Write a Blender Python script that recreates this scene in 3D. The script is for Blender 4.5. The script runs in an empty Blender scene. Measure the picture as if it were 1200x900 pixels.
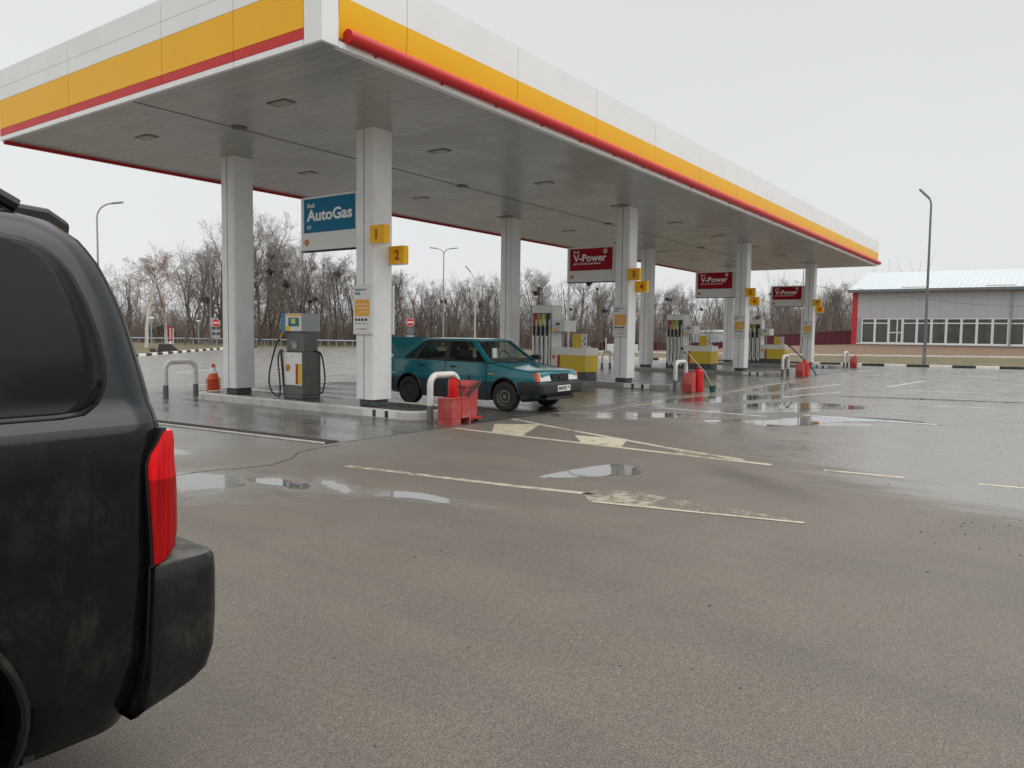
import bpy, bmesh, math, random
from mathutils import Vector, Matrix
import numpy as np
PI = math.pi
S = bpy.context.scene
COL = S.collection
random.seed(7)

# ------------------------------------------------------------------ materials
def new_mat(name):
    m = bpy.data.materials.new(name); m.use_nodes = True
    nt = m.node_tree
    b = nt.nodes['Principled BSDF']
    return m, nt, b

def mat(name, col, rough=.5, metal=0., var=.12, scale=6., bump=0., bscale=60., coat=0., dirt=None, dirt_amt=.5, dirt_scale=3., spec=.5, grime=False):
    m, nt, b = new_mat(name)
    N, L = nt.nodes, nt.links
    tc = N.new('ShaderNodeTexCoord')
    nz = N.new('ShaderNodeTexNoise'); nz.inputs['Scale'].default_value = scale; nz.inputs['Detail'].default_value = 5
    L.new(tc.outputs['Object'], nz.inputs['Vector'])
    mx = N.new('ShaderNodeMix'); mx.data_type = 'RGBA'
    c = tuple(col) + (1,)
    mx.inputs[6].default_value = tuple(max(0, x * (1 - var)) for x in col) + (1,)
    mx.inputs[7].default_value = tuple(min(1, x * (1 + var)) for x in col) + (1,)
    L.new(nz.outputs['Fac'], mx.inputs[0])
    out = mx.outputs[2]
    if dirt is not None:
        n2 = N.new('ShaderNodeTexNoise'); n2.inputs['Scale'].default_value = dirt_scale; n2.inputs['Detail'].default_value = 8; n2.inputs['Roughness'].default_value = .65
        L.new(tc.outputs['Object'], n2.inputs['Vector'])
        rp = N.new('ShaderNodeValToRGB'); rp.color_ramp.elements[0].position = .45; rp.color_ramp.elements[1].position = .72
        L.new(n2.outputs['Fac'], rp.inputs[0])
        ml = N.new('ShaderNodeMath'); ml.operation = 'MULTIPLY'; ml.inputs[1].default_value = dirt_amt
        L.new(rp.outputs[0], ml.inputs[0])
        m2 = N.new('ShaderNodeMix'); m2.data_type = 'RGBA'
        L.new(ml.outputs[0], m2.inputs[0]); L.new(out, m2.inputs[6]); m2.inputs[7].default_value = tuple(dirt) + (1,)
        out = m2.outputs[2]
        mr = N.new('ShaderNodeMapRange'); mr.inputs[3].default_value = rough; mr.inputs[4].default_value = min(1, rough + .35)
        L.new(ml.outputs[0], mr.inputs[0]); L.new(mr.outputs[0], b.inputs['Roughness'])
    else:
        b.inputs['Roughness'].default_value = rough
    L.new(out, b.inputs['Base Color'])
    b.inputs['Metallic'].default_value = metal
    b.inputs['Coat Weight'].default_value = coat
    b.inputs['Coat Roughness'].default_value = .08
    b.inputs['Specular IOR Level'].default_value = spec
    if bump > 0:
        n3 = N.new('ShaderNodeTexNoise'); n3.inputs['Scale'].default_value = bscale; n3.inputs['Detail'].default_value = 4
        L.new(tc.outputs['Object'], n3.inputs['Vector'])
        bp = N.new('ShaderNodeBump'); bp.inputs['Strength'].default_value = bump; bp.inputs['Distance'].default_value = .01
        L.new(n3.outputs['Fac'], bp.inputs['Height']); L.new(bp.outputs[0], b.inputs['Normal'])
    return m

def glass_mat(name, tint, opacity, rough=.02, body=None):
    m = bpy.data.materials.new(name); m.use_nodes = True
    nt = m.node_tree; N, L = nt.nodes, nt.links
    N.clear()
    o = N.new('ShaderNodeOutputMaterial'); g = N.new('ShaderNodeBsdfGlossy'); g.inputs['Roughness'].default_value = rough
    t = N.new('ShaderNodeBsdfTransparent'); t.inputs['Color'].default_value = tuple(tint) + (1,)
    d = N.new('ShaderNodeBsdfDiffuse'); d.inputs['Color'].default_value = (body or tuple(x * .06 for x in tint)) + (1,)
    m1 = N.new('ShaderNodeMixShader'); m1.inputs[0].default_value = opacity
    L.new(t.outputs[0], m1.inputs[1]); L.new(d.outputs[0], m1.inputs[2])
    lw = N.new('ShaderNodeLayerWeight'); lw.inputs['Blend'].default_value = .5
    pw = N.new('ShaderNodeMath'); pw.operation = 'POWER'; pw.inputs[1].default_value = 4.; L.new(lw.outputs['Facing'], pw.inputs[0])
    f = N.new('ShaderNodeMath'); f.operation = 'MULTIPLY_ADD'; f.inputs[1].default_value = .8; f.inputs[2].default_value = .03; L.new(pw.outputs[0], f.inputs[0])
    m2 = N.new('ShaderNodeMixShader'); L.new(f.outputs[0], m2.inputs[0]); L.new(m1.outputs[0], m2.inputs[1]); L.new(g.outputs[0], m2.inputs[2])
    L.new(m2.outputs[0], o.inputs[0])
    return m

M = {}
def muddy_paint(name, col, mud, spec, amt):
    """dark gloss paint under dried road film: large patches broken up by fine run marks"""
    m, nt, b = new_mat(name); N, L = nt.nodes, nt.links
    tc = N.new('ShaderNodeTexCoord')
    def nz(scale, det, rough, vec, dist=0.):
        x = N.new('ShaderNodeTexNoise'); x.inputs['Scale'].default_value = scale; x.inputs['Detail'].default_value = det; x.inputs['Roughness'].default_value = rough; x.inputs['Distortion'].default_value = dist; L.new(vec, x.inputs['Vector']); return x.outputs['Fac']
    def rg(v, a, c, d=0., e=1.):
        x = N.new('ShaderNodeMapRange'); x.interpolation_type = 'SMOOTHSTEP'; L.new(v, x.inputs[0])
        for i, q in enumerate((a, c, d, e)): x.inputs[i + 1].default_value = q
        return x.outputs[0]
    def mul(a, c):
        x = N.new('ShaderNodeMath'); x.operation = 'MULTIPLY'; L.new(a, x.inputs[0])
        if isinstance(c, float): x.inputs[1].default_value = c
        else: L.new(c, x.inputs[1])
        return x.outputs[0]
    mp = N.new('ShaderNodeMapping'); mp.inputs['Scale'].default_value = (1, 1, .35); L.new(tc.outputs['Object'], mp.inputs[0])
    big = rg(nz(3.2, 6, .6, tc.outputs['Object'], .5), .44, .66)
    fine = rg(nz(26, 8, .75, mp.outputs[0], .3), .36, .66, .25, 1.)
    grit = rg(nz(160, 3, .7, tc.outputs['Object']), .45, .7, .6, 1.)
    sz = N.new('ShaderNodeSeparateXYZ'); L.new(tc.outputs['Object'], sz.inputs[0])
    low = rg(sz.outputs[2], .35, 1.25, 1., .35)
    f = mul(mul(mul(mul(big, fine), grit), low), float(amt))
    thin = N.new('ShaderNodeMath'); thin.operation = 'MULTIPLY_ADD'; L.new(fine, thin.inputs[0]); thin.inputs[1].default_value = .12; L.new(f, thin.inputs[2])
    mx = N.new('ShaderNodeMix'); mx.data_type = 'RGBA'; L.new(thin.outputs[0], mx.inputs[0]); mx.inputs[6].default_value = col + (1,); mx.inputs[7].default_value = mud + (1,)
    L.new(mx.outputs[2], b.inputs['Base Color'])
    L.new(rg(thin.outputs[0], 0., .7, .16, .75), b.inputs['Roughness'])
    b.inputs['Specular IOR Level'].default_value = spec
    return m
M['white_panel'] = mat('white_panel', (.82, .82, .81), .35, var=.03, scale=2, dirt=(.45, .44, .41), dirt_amt=.14, dirt_scale=1.2)
M['white_column'] = mat('white_column', (.83, .83, .815), .32, var=.03, scale=1.5, dirt=(.42, .41, .38), dirt_amt=.2, dirt_scale=2)
M['yellow_panel'] = mat('yellow_panel', (.88, .46, .008), .4, spec=.25, var=.05, scale=1.5)
M['red_panel'] = mat('red_panel', (.58, .03, .03), .4, spec=.25, var=.08, scale=2)
M['red_pipe'] = mat('red_pipe', (.54, .022, .022), .38, spec=.3, var=.06, scale=3)
M['dark_plinth'] = mat('dark_plinth', (.07, .08, .085), .5, var=.2, dirt=(.2, .19, .17), dirt_amt=.4)
M['dark_gap'] = mat('dark_gap', (.03, .03, .028), .8)
M['joint_grey'] = mat('joint_grey', (.30, .30, .29), .6)
M['lens'] = mat('lens', (.27, .215, .165), .3)
M['lamp_frame'] = mat('lamp_frame', (.10, .09, .08), .5)
M['sign_blue'] = mat('sign_blue', (.002, .15, .28), .35, spec=.12, var=.03)
M['sign_red'] = mat('sign_red', (.34, .006, .014), .35, spec=.12, var=.03)
M['sign_white'] = mat('sign_white', (.70, .70, .67), .35, var=.02)
M['sign_yellow'] = mat('sign_yellow', (.90, .48, .008), .4, spec=.25, var=.04)
M['ink_red'] = mat('ink_red', (.40, .02, .015), .5)
M['ink_dark'] = mat('ink_dark', (.03, .04, .045), .6)
M['ink_teal'] = mat('ink_teal', (.03, .16, .19), .6)
M['letter_white'] = mat('letter_white', (.82, .82, .80), .4, var=.01)
M['emblem_yellow'] = mat('emblem_yellow', (.78, .36, .02), .4)
M['paper_orange'] = mat('paper_orange', (.80, .38, .04), .5, var=.2, scale=14)
M['pump_grey'] = mat('pump_grey', (.125, .125, .12), .42, metal=.2, var=.08, dirt=(.24, .23, .21), dirt_amt=.3)
M['pump_silver'] = mat('pump_silver', (.33, .34, .35), .35, metal=.4, var=.05)
M['pump_white'] = mat('pump_white', (.80, .79, .75), .35, var=.04, dirt=(.4, .38, .33), dirt_amt=.25)
M['pump_yellow'] = mat('pump_yellow', (.72, .50, .02), .38, var=.04, dirt=(.35, .28, .1), dirt_amt=.2)
M['pump_red'] = mat('pump_red', (.45, .03, .02), .4)
M['pump_blue'] = mat('pump_blue', (.02, .25, .50), .4)
M['black_rubber'] = mat('black_rubber', (.012, .012, .012), .5, bump=.2)
M['hose_grey'] = mat('hose_grey', (.80, .80, .77), .45, var=.1)
M['nozzle_black'] = mat('nozzle_black', (.015, .015, .017), .4)
M['nozzle_red'] = mat('nozzle_red', (.45, .02, .02), .4)
M['nozzle_orange'] = mat('nozzle_orange', (.55, .28, .04), .4)
M['nozzle_green'] = mat('nozzle_green', (.45, .62, .05), .4)
M['screen'] = mat('screen', (.07, .08, .08), .15)
M['screen_lit'] = mat('screen_lit', (.62, .62, .18), .4)
M['brass'] = mat('brass', (.75, .42, .10), .35, metal=.7)
M['bollard_white'] = mat('bollard_white', (.74, .73, .68), .4, var=.05, dirt=(.32, .28, .22), dirt_amt=.35, dirt_scale=7)
M['bollard_grey'] = mat('bollard_grey', (.14, .15, .155), .5, dirt=(.25, .24, .22), dirt_amt=.4, dirt_scale=8)
M['fire_red'] = mat('fire_red', (.42, .028, .028), .5, var=.1, dirt=(.38, .11, .09), dirt_amt=.5, dirt_scale=6, spec=.2)
M['faded_red'] = mat('faded_red', (.40, .065, .06), .6, var=.12, spec=.2, dirt=(.44, .21, .18), dirt_amt=.6, dirt_scale=4)
M['bright_red'] = mat('bright_red', (.60, .006, .008), .3, coat=.2, spec=.3)
M['bin_dark'] = mat('bin_dark', (.03, .012, .01), .7)
M['green_plastic'] = mat('green_plastic', (.02, .13, .10), .4)
M['pole_pale'] = mat('pole_pale', (.55, .52, .45), .5)
M['cone_orange'] = mat('cone_orange', (.72, .10, .025), .5, dirt=(.4, .12, .06), dirt_amt=.4)
M['galv'] = mat('galv', (.36, .38, .39), .45, metal=.5, var=.1)
M['galv_dark'] = mat('galv_dark', (.17, .19, .20), .5, metal=.3, var=.1)
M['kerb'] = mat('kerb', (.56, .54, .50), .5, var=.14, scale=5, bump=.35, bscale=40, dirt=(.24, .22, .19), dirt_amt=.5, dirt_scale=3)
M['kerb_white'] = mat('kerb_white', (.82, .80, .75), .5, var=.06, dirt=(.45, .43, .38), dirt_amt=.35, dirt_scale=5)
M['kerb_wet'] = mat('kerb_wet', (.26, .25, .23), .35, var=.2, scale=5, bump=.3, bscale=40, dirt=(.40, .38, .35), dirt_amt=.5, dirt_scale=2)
M['kerb_black'] = mat('kerb_black', (.02, .02, .022), .5, dirt=(.12, .11, .1), dirt_amt=.4)
M['concrete'] = mat('concrete', (.40, .39, .36), .7, var=.15, bump=.3)
M['fence_red'] = mat('fence_red', (.115, .014, .032), .5, var=.12, scale=.5)
M['wall_grey'] = mat('wall_grey', (.47, .485, .50), .45, var=.04, scale=.6)
M['red_trim'] = mat('red_trim', (.50, .03, .03), .4)
M['upvc'] = mat('upvc', (.74, .75, .75), .35, var=.02)
M['shed_blue'] = mat('shed_blue', (.50, .54, .555), .5, var=.08, scale=1)
M['brown_wall'] = mat('brown_wall', (.075, .055, .05), .8, var=.2)
M['stone_dark'] = mat('stone_dark', (.06, .058, .06), .8, var=.3, scale=8, bump=.5)
M['sign_red_round'] = mat('sign_red_round', (.62, .03, .03), .4)
M['sign_back'] = mat('sign_back', (.38, .43, .45), .5, metal=.3)
M['wire'] = mat('wire', (.10, .10, .11), .6)
M['bark'] = mat('bark', (.135, .11, .094), .9, var=.3, scale=4)
M['twig'] = mat('twig', (.205, .175, .158), .9, var=.3, scale=2)
M['birch_bark'] = mat('birch_bark', (.50, .47, .44), .8, var=.25, scale=5)
M['birch_twig'] = mat('birch_twig', (.30, .21, .18), .9, var=.25, scale=2)
M['thicket'] = mat('thicket', (.20, .165, .142), .95, var=.4, scale=.6)
M['nest'] = mat('nest', (.03, .024, .02), .95, var=.3)
# vehicles
M['suv_paint'] = muddy_paint('suv_paint', (.0035, .004, .0045), (.040, .036, .029), .26, .85); M['suv_bumper'] = muddy_paint('suv_bumper', (.0045, .006, .007), (.075, .067, .053), .4, .7)
M['suv_upper'] = mat('suv_upper', (.006, .010, .013), .2, var=.1, scale=3, coat=.0, dirt=(.016, .017, .017), dirt_amt=.3, dirt_scale=6, spec=.42)  # same paint above the waist, bluish sky reflection put into its colour
M['bumper_step'] = mat('bumper_step', (.035, .036, .034), .5, var=.3, scale=8, dirt=(.16, .15, .125), dirt_amt=.8, dirt_scale=9)
M['suv_glass'] = mat('suv_glass', (.006, .006, .005), .12, var=.1, dirt=(.014, .0135, .011), dirt_amt=.5, dirt_scale=2.4, spec=.14)
M['gasket'] = mat('gasket', (.004, .004, .004), .5)
def lens_mat():
    m, nt, b = new_mat('tail_lens')
    N, L = nt.nodes, nt.links
    tc = N.new('ShaderNodeTexCoord'); sp = N.new('ShaderNodeSeparateXYZ'); L.new(tc.outputs['Object'], sp.inputs[0])
    r = N.new('ShaderNodeValToRGB'); cr = r.color_ramp; cr.interpolation = 'EASE'
    cr.elements[0].position = 0; cr.elements[0].color = (.42, .0, .002, 1)
    cr.elements[1].position = 1; cr.elements[1].color = (.80, .004, .010, 1)
    mr = N.new('ShaderNodeMapRange'); mr.inputs[1].default_value = 1.045; mr.inputs[2].default_value = 1.055
    L.new(sp.outputs[2], mr.inputs[0]); L.new(mr.outputs[0], r.inputs[0])
    L.new(r.outputs[0], b.inputs['Base Color'])
    nzl = N.new('ShaderNodeTexNoise'); nzl.inputs['Scale'].default_value = 1.; nzl.inputs['Detail'].default_value = 3; mpl = N.new('ShaderNodeMapping'); mpl.inputs['Scale'].default_value = (60, 8, 3); L.new(tc.outputs['Object'], mpl.inputs[0]); L.new(mpl.outputs[0], nzl.inputs['Vector'])
    mrl = N.new('ShaderNodeMapRange'); mrl.inputs[1].default_value = .35; mrl.inputs[2].default_value = .65; mrl.inputs[3].default_value = .55; mrl.inputs[4].default_value = 1.1; L.new(nzl.outputs['Fac'], mrl.inputs[0])
    vs_ = N.new('ShaderNodeVectorMath'); vs_.operation = 'SCALE'; L.new(r.outputs[0], vs_.inputs[0]); L.new(mrl.outputs[0], vs_.inputs['Scale']); L.new(vs_.outputs[0], b.inputs['Base Color'])
    b.inputs['Roughness'].default_value = .07; b.inputs['Specular IOR Level'].default_value = .35
    wv = N.new('ShaderNodeTexWave'); wv.inputs['Scale'].default_value = 30; wv.bands_direction = 'Z'; wv.inputs['Distortion'].default_value = .5
    L.new(tc.outputs['Object'], wv.inputs[0])
    bp = N.new('ShaderNodeBump'); bp.inputs['Strength'].default_value = .0; bp.inputs['Distance'].default_value = .004
    L.new(wv.outputs['Fac'], bp.inputs['Height']); L.new(bp.outputs[0], b.inputs['Normal'])
    b.inputs['Subsurface Weight'].default_value = .25; b.inputs['Subsurface Radius'].default_value = (.03, .003, .003)
    return m
M['tail_lens'] = lens_mat()
M['car_teal'] = mat('car_teal', (.002, .145, .180), .16, var=.08, scale=2, coat=.5, dirt=(.02, .07, .075), dirt_amt=.3, dirt_scale=3)
M['car_teal_dark'] = mat('car_teal_dark', (.006, .035, .045), .4, var=.2, coat=.2, dirt=(.035, .032, .028), dirt_amt=.7, dirt_scale=4)  # dark reflection put into the lower body's teal, with road dirt on top
M['car_black'] = mat('car_black', (.014, .014, .015), .45, var=.2, dirt=(.06, .055, .05), dirt_amt=.4)
M['tyre'] = mat('tyre', (.018, .017, .016), .75, var=.2, dirt=(.06, .052, .044), dirt_amt=.5, dirt_scale=8)
M['rim_rust'] = mat('rim_rust', (.17, .15, .125), .55, metal=.2, var=.25, scale=12)
M['rim_dark'] = mat('rim_dark', (.05, .048, .045), .5, metal=.3, var=.2)
M['headlight'] = mat('headlight', (.62, .61, .56), .12, coat=1., var=.08, scale=40)
M['amber'] = mat('amber', (.70, .26, .02), .25)
M['amber_red'] = mat('amber_red', (.60, .09, .04), .25)
M['chrome'] = mat('chrome', (.5, .5, .5), .2, metal=1)
M['seat'] = mat('seat', (.035, .033, .032), .8)
M['plate'] = mat('plate', (.68, .68, .64), .4)
M['paper_white'] = mat('paper_white', (.74, .75, .73), .6)
M['car_glass'] = glass_mat('car_glass', (.94, .96, .95), .02)
M['side_glass'] = glass_mat('side_glass', (.70, .74, .72), .05)
M['window_glass'] = glass_mat('window_glass', (.30, .33, .32), .8, .02, (.12, .122, .112))  # grey body colour stands in for reflections in the panes
M['mirror'] = mat('mirror', (.2, .2, .2), .1, metal=1)

# ------------------------------------------------------------------ mesh builder
class MB:
    def __init__(s): s.v = []; s.f = []; s.mi = []; s.mats = []
    def m(s, mt):
        if mt not in s.mats: s.mats.append(mt)
        return s.mats.index(mt)
    def add(s, vs, fs, mt=None):
        o = len(s.v); s.v += [tuple(p) for p in vs]
        k = s.m(mt) if mt else 0
        for f in fs: s.f.append(tuple(i + o for i in f)); s.mi.append(k)
        return s
    def box(s, x0, y0, z0, x1, y1, z1, mt=None):
        if x0 > x1: x0, x1 = x1, x0
        if y0 > y1: y0, y1 = y1, y0
        if z0 > z1: z0, z1 = z1, z0
        v = [(x0, y0, z0), (x1, y0, z0), (x1, y1, z0), (x0, y1, z0), (x0, y0, z1), (x1, y0, z1), (x1, y1, z1), (x0, y1, z1)]
        return s.add(v, [(0, 3, 2, 1), (4, 5, 6, 7), (0, 1, 5, 4), (1, 2, 6, 5), (2, 3, 7, 6), (3, 0, 4, 7)], mt)
    def quad(s, a, b, c, d, mt=None): return s.add([a, b, c, d], [(0, 1, 2, 3)], mt)
    def poly(s, pts, z, mt=None): return s.add([(x, y, z) for x, y in pts], [tuple(range(len(pts)))], mt)
    def prism(s, pts, fn, a, b, mt=None, caps=True):
        """pts 2D outline, fn(p,q,t)->xyz, extruded t=a..b"""
        n = len(pts)
        v = [fn(p, q, a) for p, q in pts] + [fn(p, q, b) for p, q in pts]
        f = [(i, (i + 1) % n, n + (i + 1) % n, n + i) for i in range(n)]
        if caps: f += [tuple(range(n))[::-1], tuple(range(n, 2 * n))]
        return s.add(v, f, mt)
    def tube(s, pts, r, seg=10, mt=None, caps=True, r1=None):
        pts = [Vector(p) for p in pts]; n = len(pts)
        rs = [r if r1 is None else r + (r1 - r) * i / (n - 1) for i in range(n)]
        vs = []; fs = []
        up = None
        for i, p in enumerate(pts):
            t = (pts[min(i + 1, n - 1)] - pts[max(i - 1, 0)]).normalized()
            if up is None:
                up = Vector((0, 0, 1)) if abs(t.z) < .9 else Vector((1, 0, 0))
            a = t.cross(up).normalized(); b = a.cross(t).normalized(); up = b
            for k in range(seg):
                w = 2 * PI * k / seg
                vs.append(p + a * math.cos(w) * rs[i] + b * math.sin(w) * rs[i])
        for i in range(n - 1):
            for k in range(seg):
                fs.append((i * seg + k, i * seg + (k + 1) % seg, (i + 1) * seg + (k + 1) % seg, (i + 1) * seg + k))
        if caps:
            fs.append(tuple(range(seg))[::-1]); fs.append(tuple(range((n - 1) * seg, n * seg)))
        return s.add(vs, fs, mt)
    def lathe(s, prof, origin=(0, 0, 0), axis='z', seg=24, mt=None):
        o = Vector(origin); vs = []; fs = []; n = len(prof)
        for r, h in prof:
            for k in range(seg):
                w = 2 * PI * k / seg; c, d = math.cos(w) * r, math.sin(w) * r
                vs.append(o + (Vector((c, d, h)) if axis == 'z' else Vector((h, c, d)) if axis == 'x' else Vector((d, h, c))))
        for i in range(n - 1):
            for k in range(seg):
                fs.append((i * seg + k, i * seg + (k + 1) % seg, (i + 1) * seg + (k + 1) % seg, (i + 1) * seg + k))
        fs.append(tuple(range(seg))[::-1]); fs.append(tuple(range((n - 1) * seg, n * seg)))
        return s.add(vs, fs, mt)
    def build(s, name, mt=None, parent=None, loc=None, smooth=False, bevel=0., seg=2, recalc=True):
        me = bpy.data.meshes.new(name); me.from_pydata(s.v, [], s.f)
        if s.mats:
            for q in s.mats: me.materials.append(q)
            me.polygons.foreach_set('material_index', s.mi)
        elif mt: me.materials.append(mt)
        if recalc:
            bm = bmesh.new(); bm.from_mesh(me); bmesh.ops.recalc_face_normals(bm, faces=bm.faces); bm.to_mesh(me); bm.free()
        me.update()
        o = bpy.data.objects.new(name, me); COL.objects.link(o)
        if loc: o.location = loc
        if parent: o.parent = parent
        if smooth:
            me.polygons.foreach_set('use_smooth', [True] * len(me.polygons))
            if smooth != 'all':
                a = math.radians(40)
                bm = bmesh.new(); bm.from_mesh(me)
                for e in bm.edges:
                    if len(e.link_faces) == 2 and e.calc_face_angle(0) > a: e.smooth = False
                bm.to_mesh(me); bm.free()
        if bevel:
            b = o.modifiers.new('bevel', 'BEVEL'); b.width = bevel; b.segments = seg; b.limit_method = 'ANGLE'; b.angle_limit = math.radians(35)
            b.harden_normals = False
        return o

def empty(name, loc, label, cat, group=None, kind=None, rz=0):
    o = bpy.data.objects.new(name, None); COL.objects.link(o); o.location = loc; o.rotation_euler = (0, 0, rz); o.empty_display_size = .2
    return tag(o, label, cat, group, kind)
def tag(o, label=None, cat=None, group=None, kind=None):
    if label: o['label'] = label
    if cat: o['category'] = cat
    if group: o['group'] = group
    if kind: o['kind'] = kind
    return o
def struct(o): o['kind'] = 'structure'; return o
def copy_tree(o, parent=None):
    c = o.copy(); COL.objects.link(c)
    if parent is not None: c.parent = parent
    for ch in list(o.children): copy_tree(ch, c)
    return c
def dup(o, loc, label, rz=None, group=None):
    c = copy_tree(o); c.location = loc; c['label'] = label
    if rz is not None: c.rotation_euler = (0, 0, rz)
    if group: c['group'] = group
    return c
def join_bool(target, cutters):
    for c in cutters:
        m = target.modifiers.new('cut', 'BOOLEAN'); m.operation = 'DIFFERENCE'; m.object = c; m.solver = 'EXACT'
    bpy.context.view_layer.update()
    dg = bpy.context.evaluated_depsgraph_get()
    me = bpy.data.meshes.new_from_object(target.evaluated_get(dg))
    target.modifiers.clear(); target.data = me
    for c in cutters: bpy.data.objects.remove(c)

def lettering(txt, loc, right, up, width=None, height=None, mt=None, parent=None, name='lettering', thick=.003, bold=.012, off=None, shear=0, fit=False):
    cu = bpy.data.curves.new(name, 'FONT'); cu.body = txt; cu.size = 1; cu.offset = bold; cu.extrude = .001; cu.resolution_u = 3; cu.shear = shear
    to = bpy.data.objects.new(name, cu)
    me = bpy.data.meshes.new_from_object(to)
    bpy.data.objects.remove(to)
    xs = [v.co.x for v in me.vertices]; ys = [v.co.y for v in me.vertices]
    x0, x1, y0, y1 = min(xs), max(xs), min(ys), max(ys)
    sx = sy = (width / (x1 - x0)) if width else height / (y1 - y0)
    if width and height: sy = height / (y1 - y0)
    R = Vector(right).normalized(); U = Vector(up).normalized(); Nn = R.cross(U)
    for v in me.vertices:
        c = v.co
        v.co = R * ((c.x - x0) * sx) + U * ((c.y - y0) * sy) + Nn * (thick if c.z > 0 else 0)
    me.materials.clear(); me.materials.append(mt)
    me.update()
    o = bpy.data.objects.new(name, me); COL.objects.link(o); o.location = loc
    if parent: o.parent = parent
    return o

def emblem(parent, loc, right, up, r, name='emblem'):
    """round scallop badge: yellow fan with a red rim and ribs"""
    R = Vector(right); U = Vector(up); Nn = R.cross(U)
    def outline(k):
        pts = []
        for i in range(25):
            a = math.radians(-20 + 220 * i / 24)
            rr = k * (1 + .05 * math.cos(i * PI))
            pts.append((rr * math.cos(a), rr * math.sin(a)))
        pts += [(-.42 * k, -.78 * k), (-.36 * k, -.95 * k), (.36 * k, -.95 * k), (.42 * k, -.78 * k)]
        return pts
    b = MB()
    L0 = Vector(loc)
    f = lambda p, q, t: L0 + R * p + U * q + Nn * t
    b.prism(outline(r), f, 0, .004, M['ink_red'])
    b.prism(outline(r * .84), f, .003, .007, M['emblem_yellow'])
    for k in range(-2, 3):
        a = math.radians(90 + k * 27); d = Vector((math.cos(a), math.sin(a)))
        n = Vector((-d.y, d.x)) * r * .035
        s0 = Vector((0, -.7 * r)); e = d * r * .74
        pts = [(s0 + n * .5), (s0 - n * .5), (e - n), (e + n)]
        b.prism([(p.x, p.y) for p in pts], f, .006, .009, M['ink_red'])
    return b.build(name, None, parent)

# ------------------------------------------------------------------ camera and light
F = Vector((.81260545, .57913416, -.06539123)); R = Vector((.58100842, -.81379799, .01272946)); U = Vector((.04584319, .04833688, .99777851))
CAMH = 1.5
cd = bpy.data.cameras.new('camera'); cam = bpy.data.objects.new('camera', cd); COL.objects.link(cam)
mw = Matrix((( R.x, U.x, -F.x, 0), (R.y, U.y, -F.y, 0), (R.z, U.z, -F.z, CAMH), (0, 0, 0, 1)))
cam.matrix_world = mw
cd.sensor_width = 36; cd.lens = 36 * 900.17 / 1200; cd.clip_end = 4000; cd.clip_start = .05
S.camera = cam
def bearing(u, D):
    """ground point at bearing of reference column u and depth D metres"""
    d = F + R * ((u - 600) / 900.17)
    return CAMH * 0 + d.x * D, d.y * D

w = bpy.data.worlds.new('World'); S.world = w; w.use_nodes = True
nt = w.node_tree; N, L = nt.nodes, nt.links; N.clear()
wo = N.new('ShaderNodeOutputWorld'); bg = N.new('ShaderNodeBackground'); L.new(bg.outputs[0], wo.inputs[0])
sky = N.new('ShaderNodeTexSky'); sky.sky_type = 'NISHITA'; sky.sun_disc = False
SUN_EL, SUN_AZ = math.radians(58), math.radians(150)
sky.sun_elevation = SUN_EL; sky.sun_rotation = SUN_AZ; sky.dust_density = 4; sky.air_density = 1.5
hs = N.new('ShaderNodeHueSaturation'); hs.inputs['Saturation'].default_value = .12; L.new(sky.outputs[0], hs.inputs['Color'])
tc = N.new('ShaderNodeTexCoord'); sp = N.new('ShaderNodeSeparateXYZ'); L.new(tc.outputs['Generated'], sp.inputs[0])
cr = N.new('ShaderNodeValToRGB'); L.new(sp.outputs[2], cr.inputs[0])
e = cr.color_ramp.elements
e[0].position = 0.; e[0].color = (.80, .815, .82, 1)
e[1].position = 1.; e[1].color = (1., 1., 1., 1)
for pz, c in ((.18, (.765, .785, .785, 1)), (.42, (.71, .73, .725, 1)), (.62, (.9, .9, .9, 1))):
    q = cr.color_ramp.elements.new(pz); q.color = c
nzw = N.new('ShaderNodeTexNoise'); nzw.inputs['Scale'].default_value = 1.6; nzw.inputs['Detail'].default_value = 3
L.new(tc.outputs['Generated'], nzw.inputs['Vector'])
mrw = N.new('ShaderNodeMapRange'); mrw.inputs[3].default_value = 8.9; mrw.inputs[4].default_value = 10.3; L.new(nzw.outputs['Fac'], mrw.inputs[0])
sc = N.new('ShaderNodeVectorMath'); sc.operation = 'SCALE'; L.new(cr.outputs[0], sc.inputs[0]); L.new(mrw.outputs[0], sc.inputs['Scale'])
# overcast: the zenith is up to twice as bright as the horizon
mz = N.new('ShaderNodeMapRange'); mz.inputs[1].default_value = .45; mz.inputs[2].default_value = 1.; mz.inputs[3].default_value = 1.; mz.inputs[4].default_value = 2.3
L.new(sp.outputs[2], mz.inputs[0])
sc2 = N.new('ShaderNodeVectorMath'); sc2.operation = 'SCALE'; L.new(sc.outputs[0], sc2.inputs[0]); L.new(mz.outputs[0], sc2.inputs['Scale'])
mg = N.new('ShaderNodeMapRange'); mg.inputs[1].default_value = -.4; mg.inputs[2].default_value = .9; mg.inputs[3].default_value = .95; mg.inputs[4].default_value = 1.07; L.new(sp.outputs[1], mg.inputs[0])
sc3 = N.new('ShaderNodeVectorMath'); sc3.operation = 'SCALE'; L.new(sc2.outputs[0], sc3.inputs[0]); L.new(mg.outputs[0], sc3.inputs['Scale']); sc2 = sc3
mxw = N.new('ShaderNodeMix'); mxw.data_type = 'RGBA'; mxw.inputs[0].default_value = .93; L.new(hs.outputs[0], mxw.inputs[6]); L.new(sc2.outputs[0], mxw.inputs[7])
L.new(mxw.outputs[2], bg.inputs[0]); bg.inputs[1].default_value = .097
ld = bpy.data.lights.new('sun', 'SUN'); ld.energy = 1.1; ld.angle = math.radians(60); ld.color = (1, .975, .94)
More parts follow.
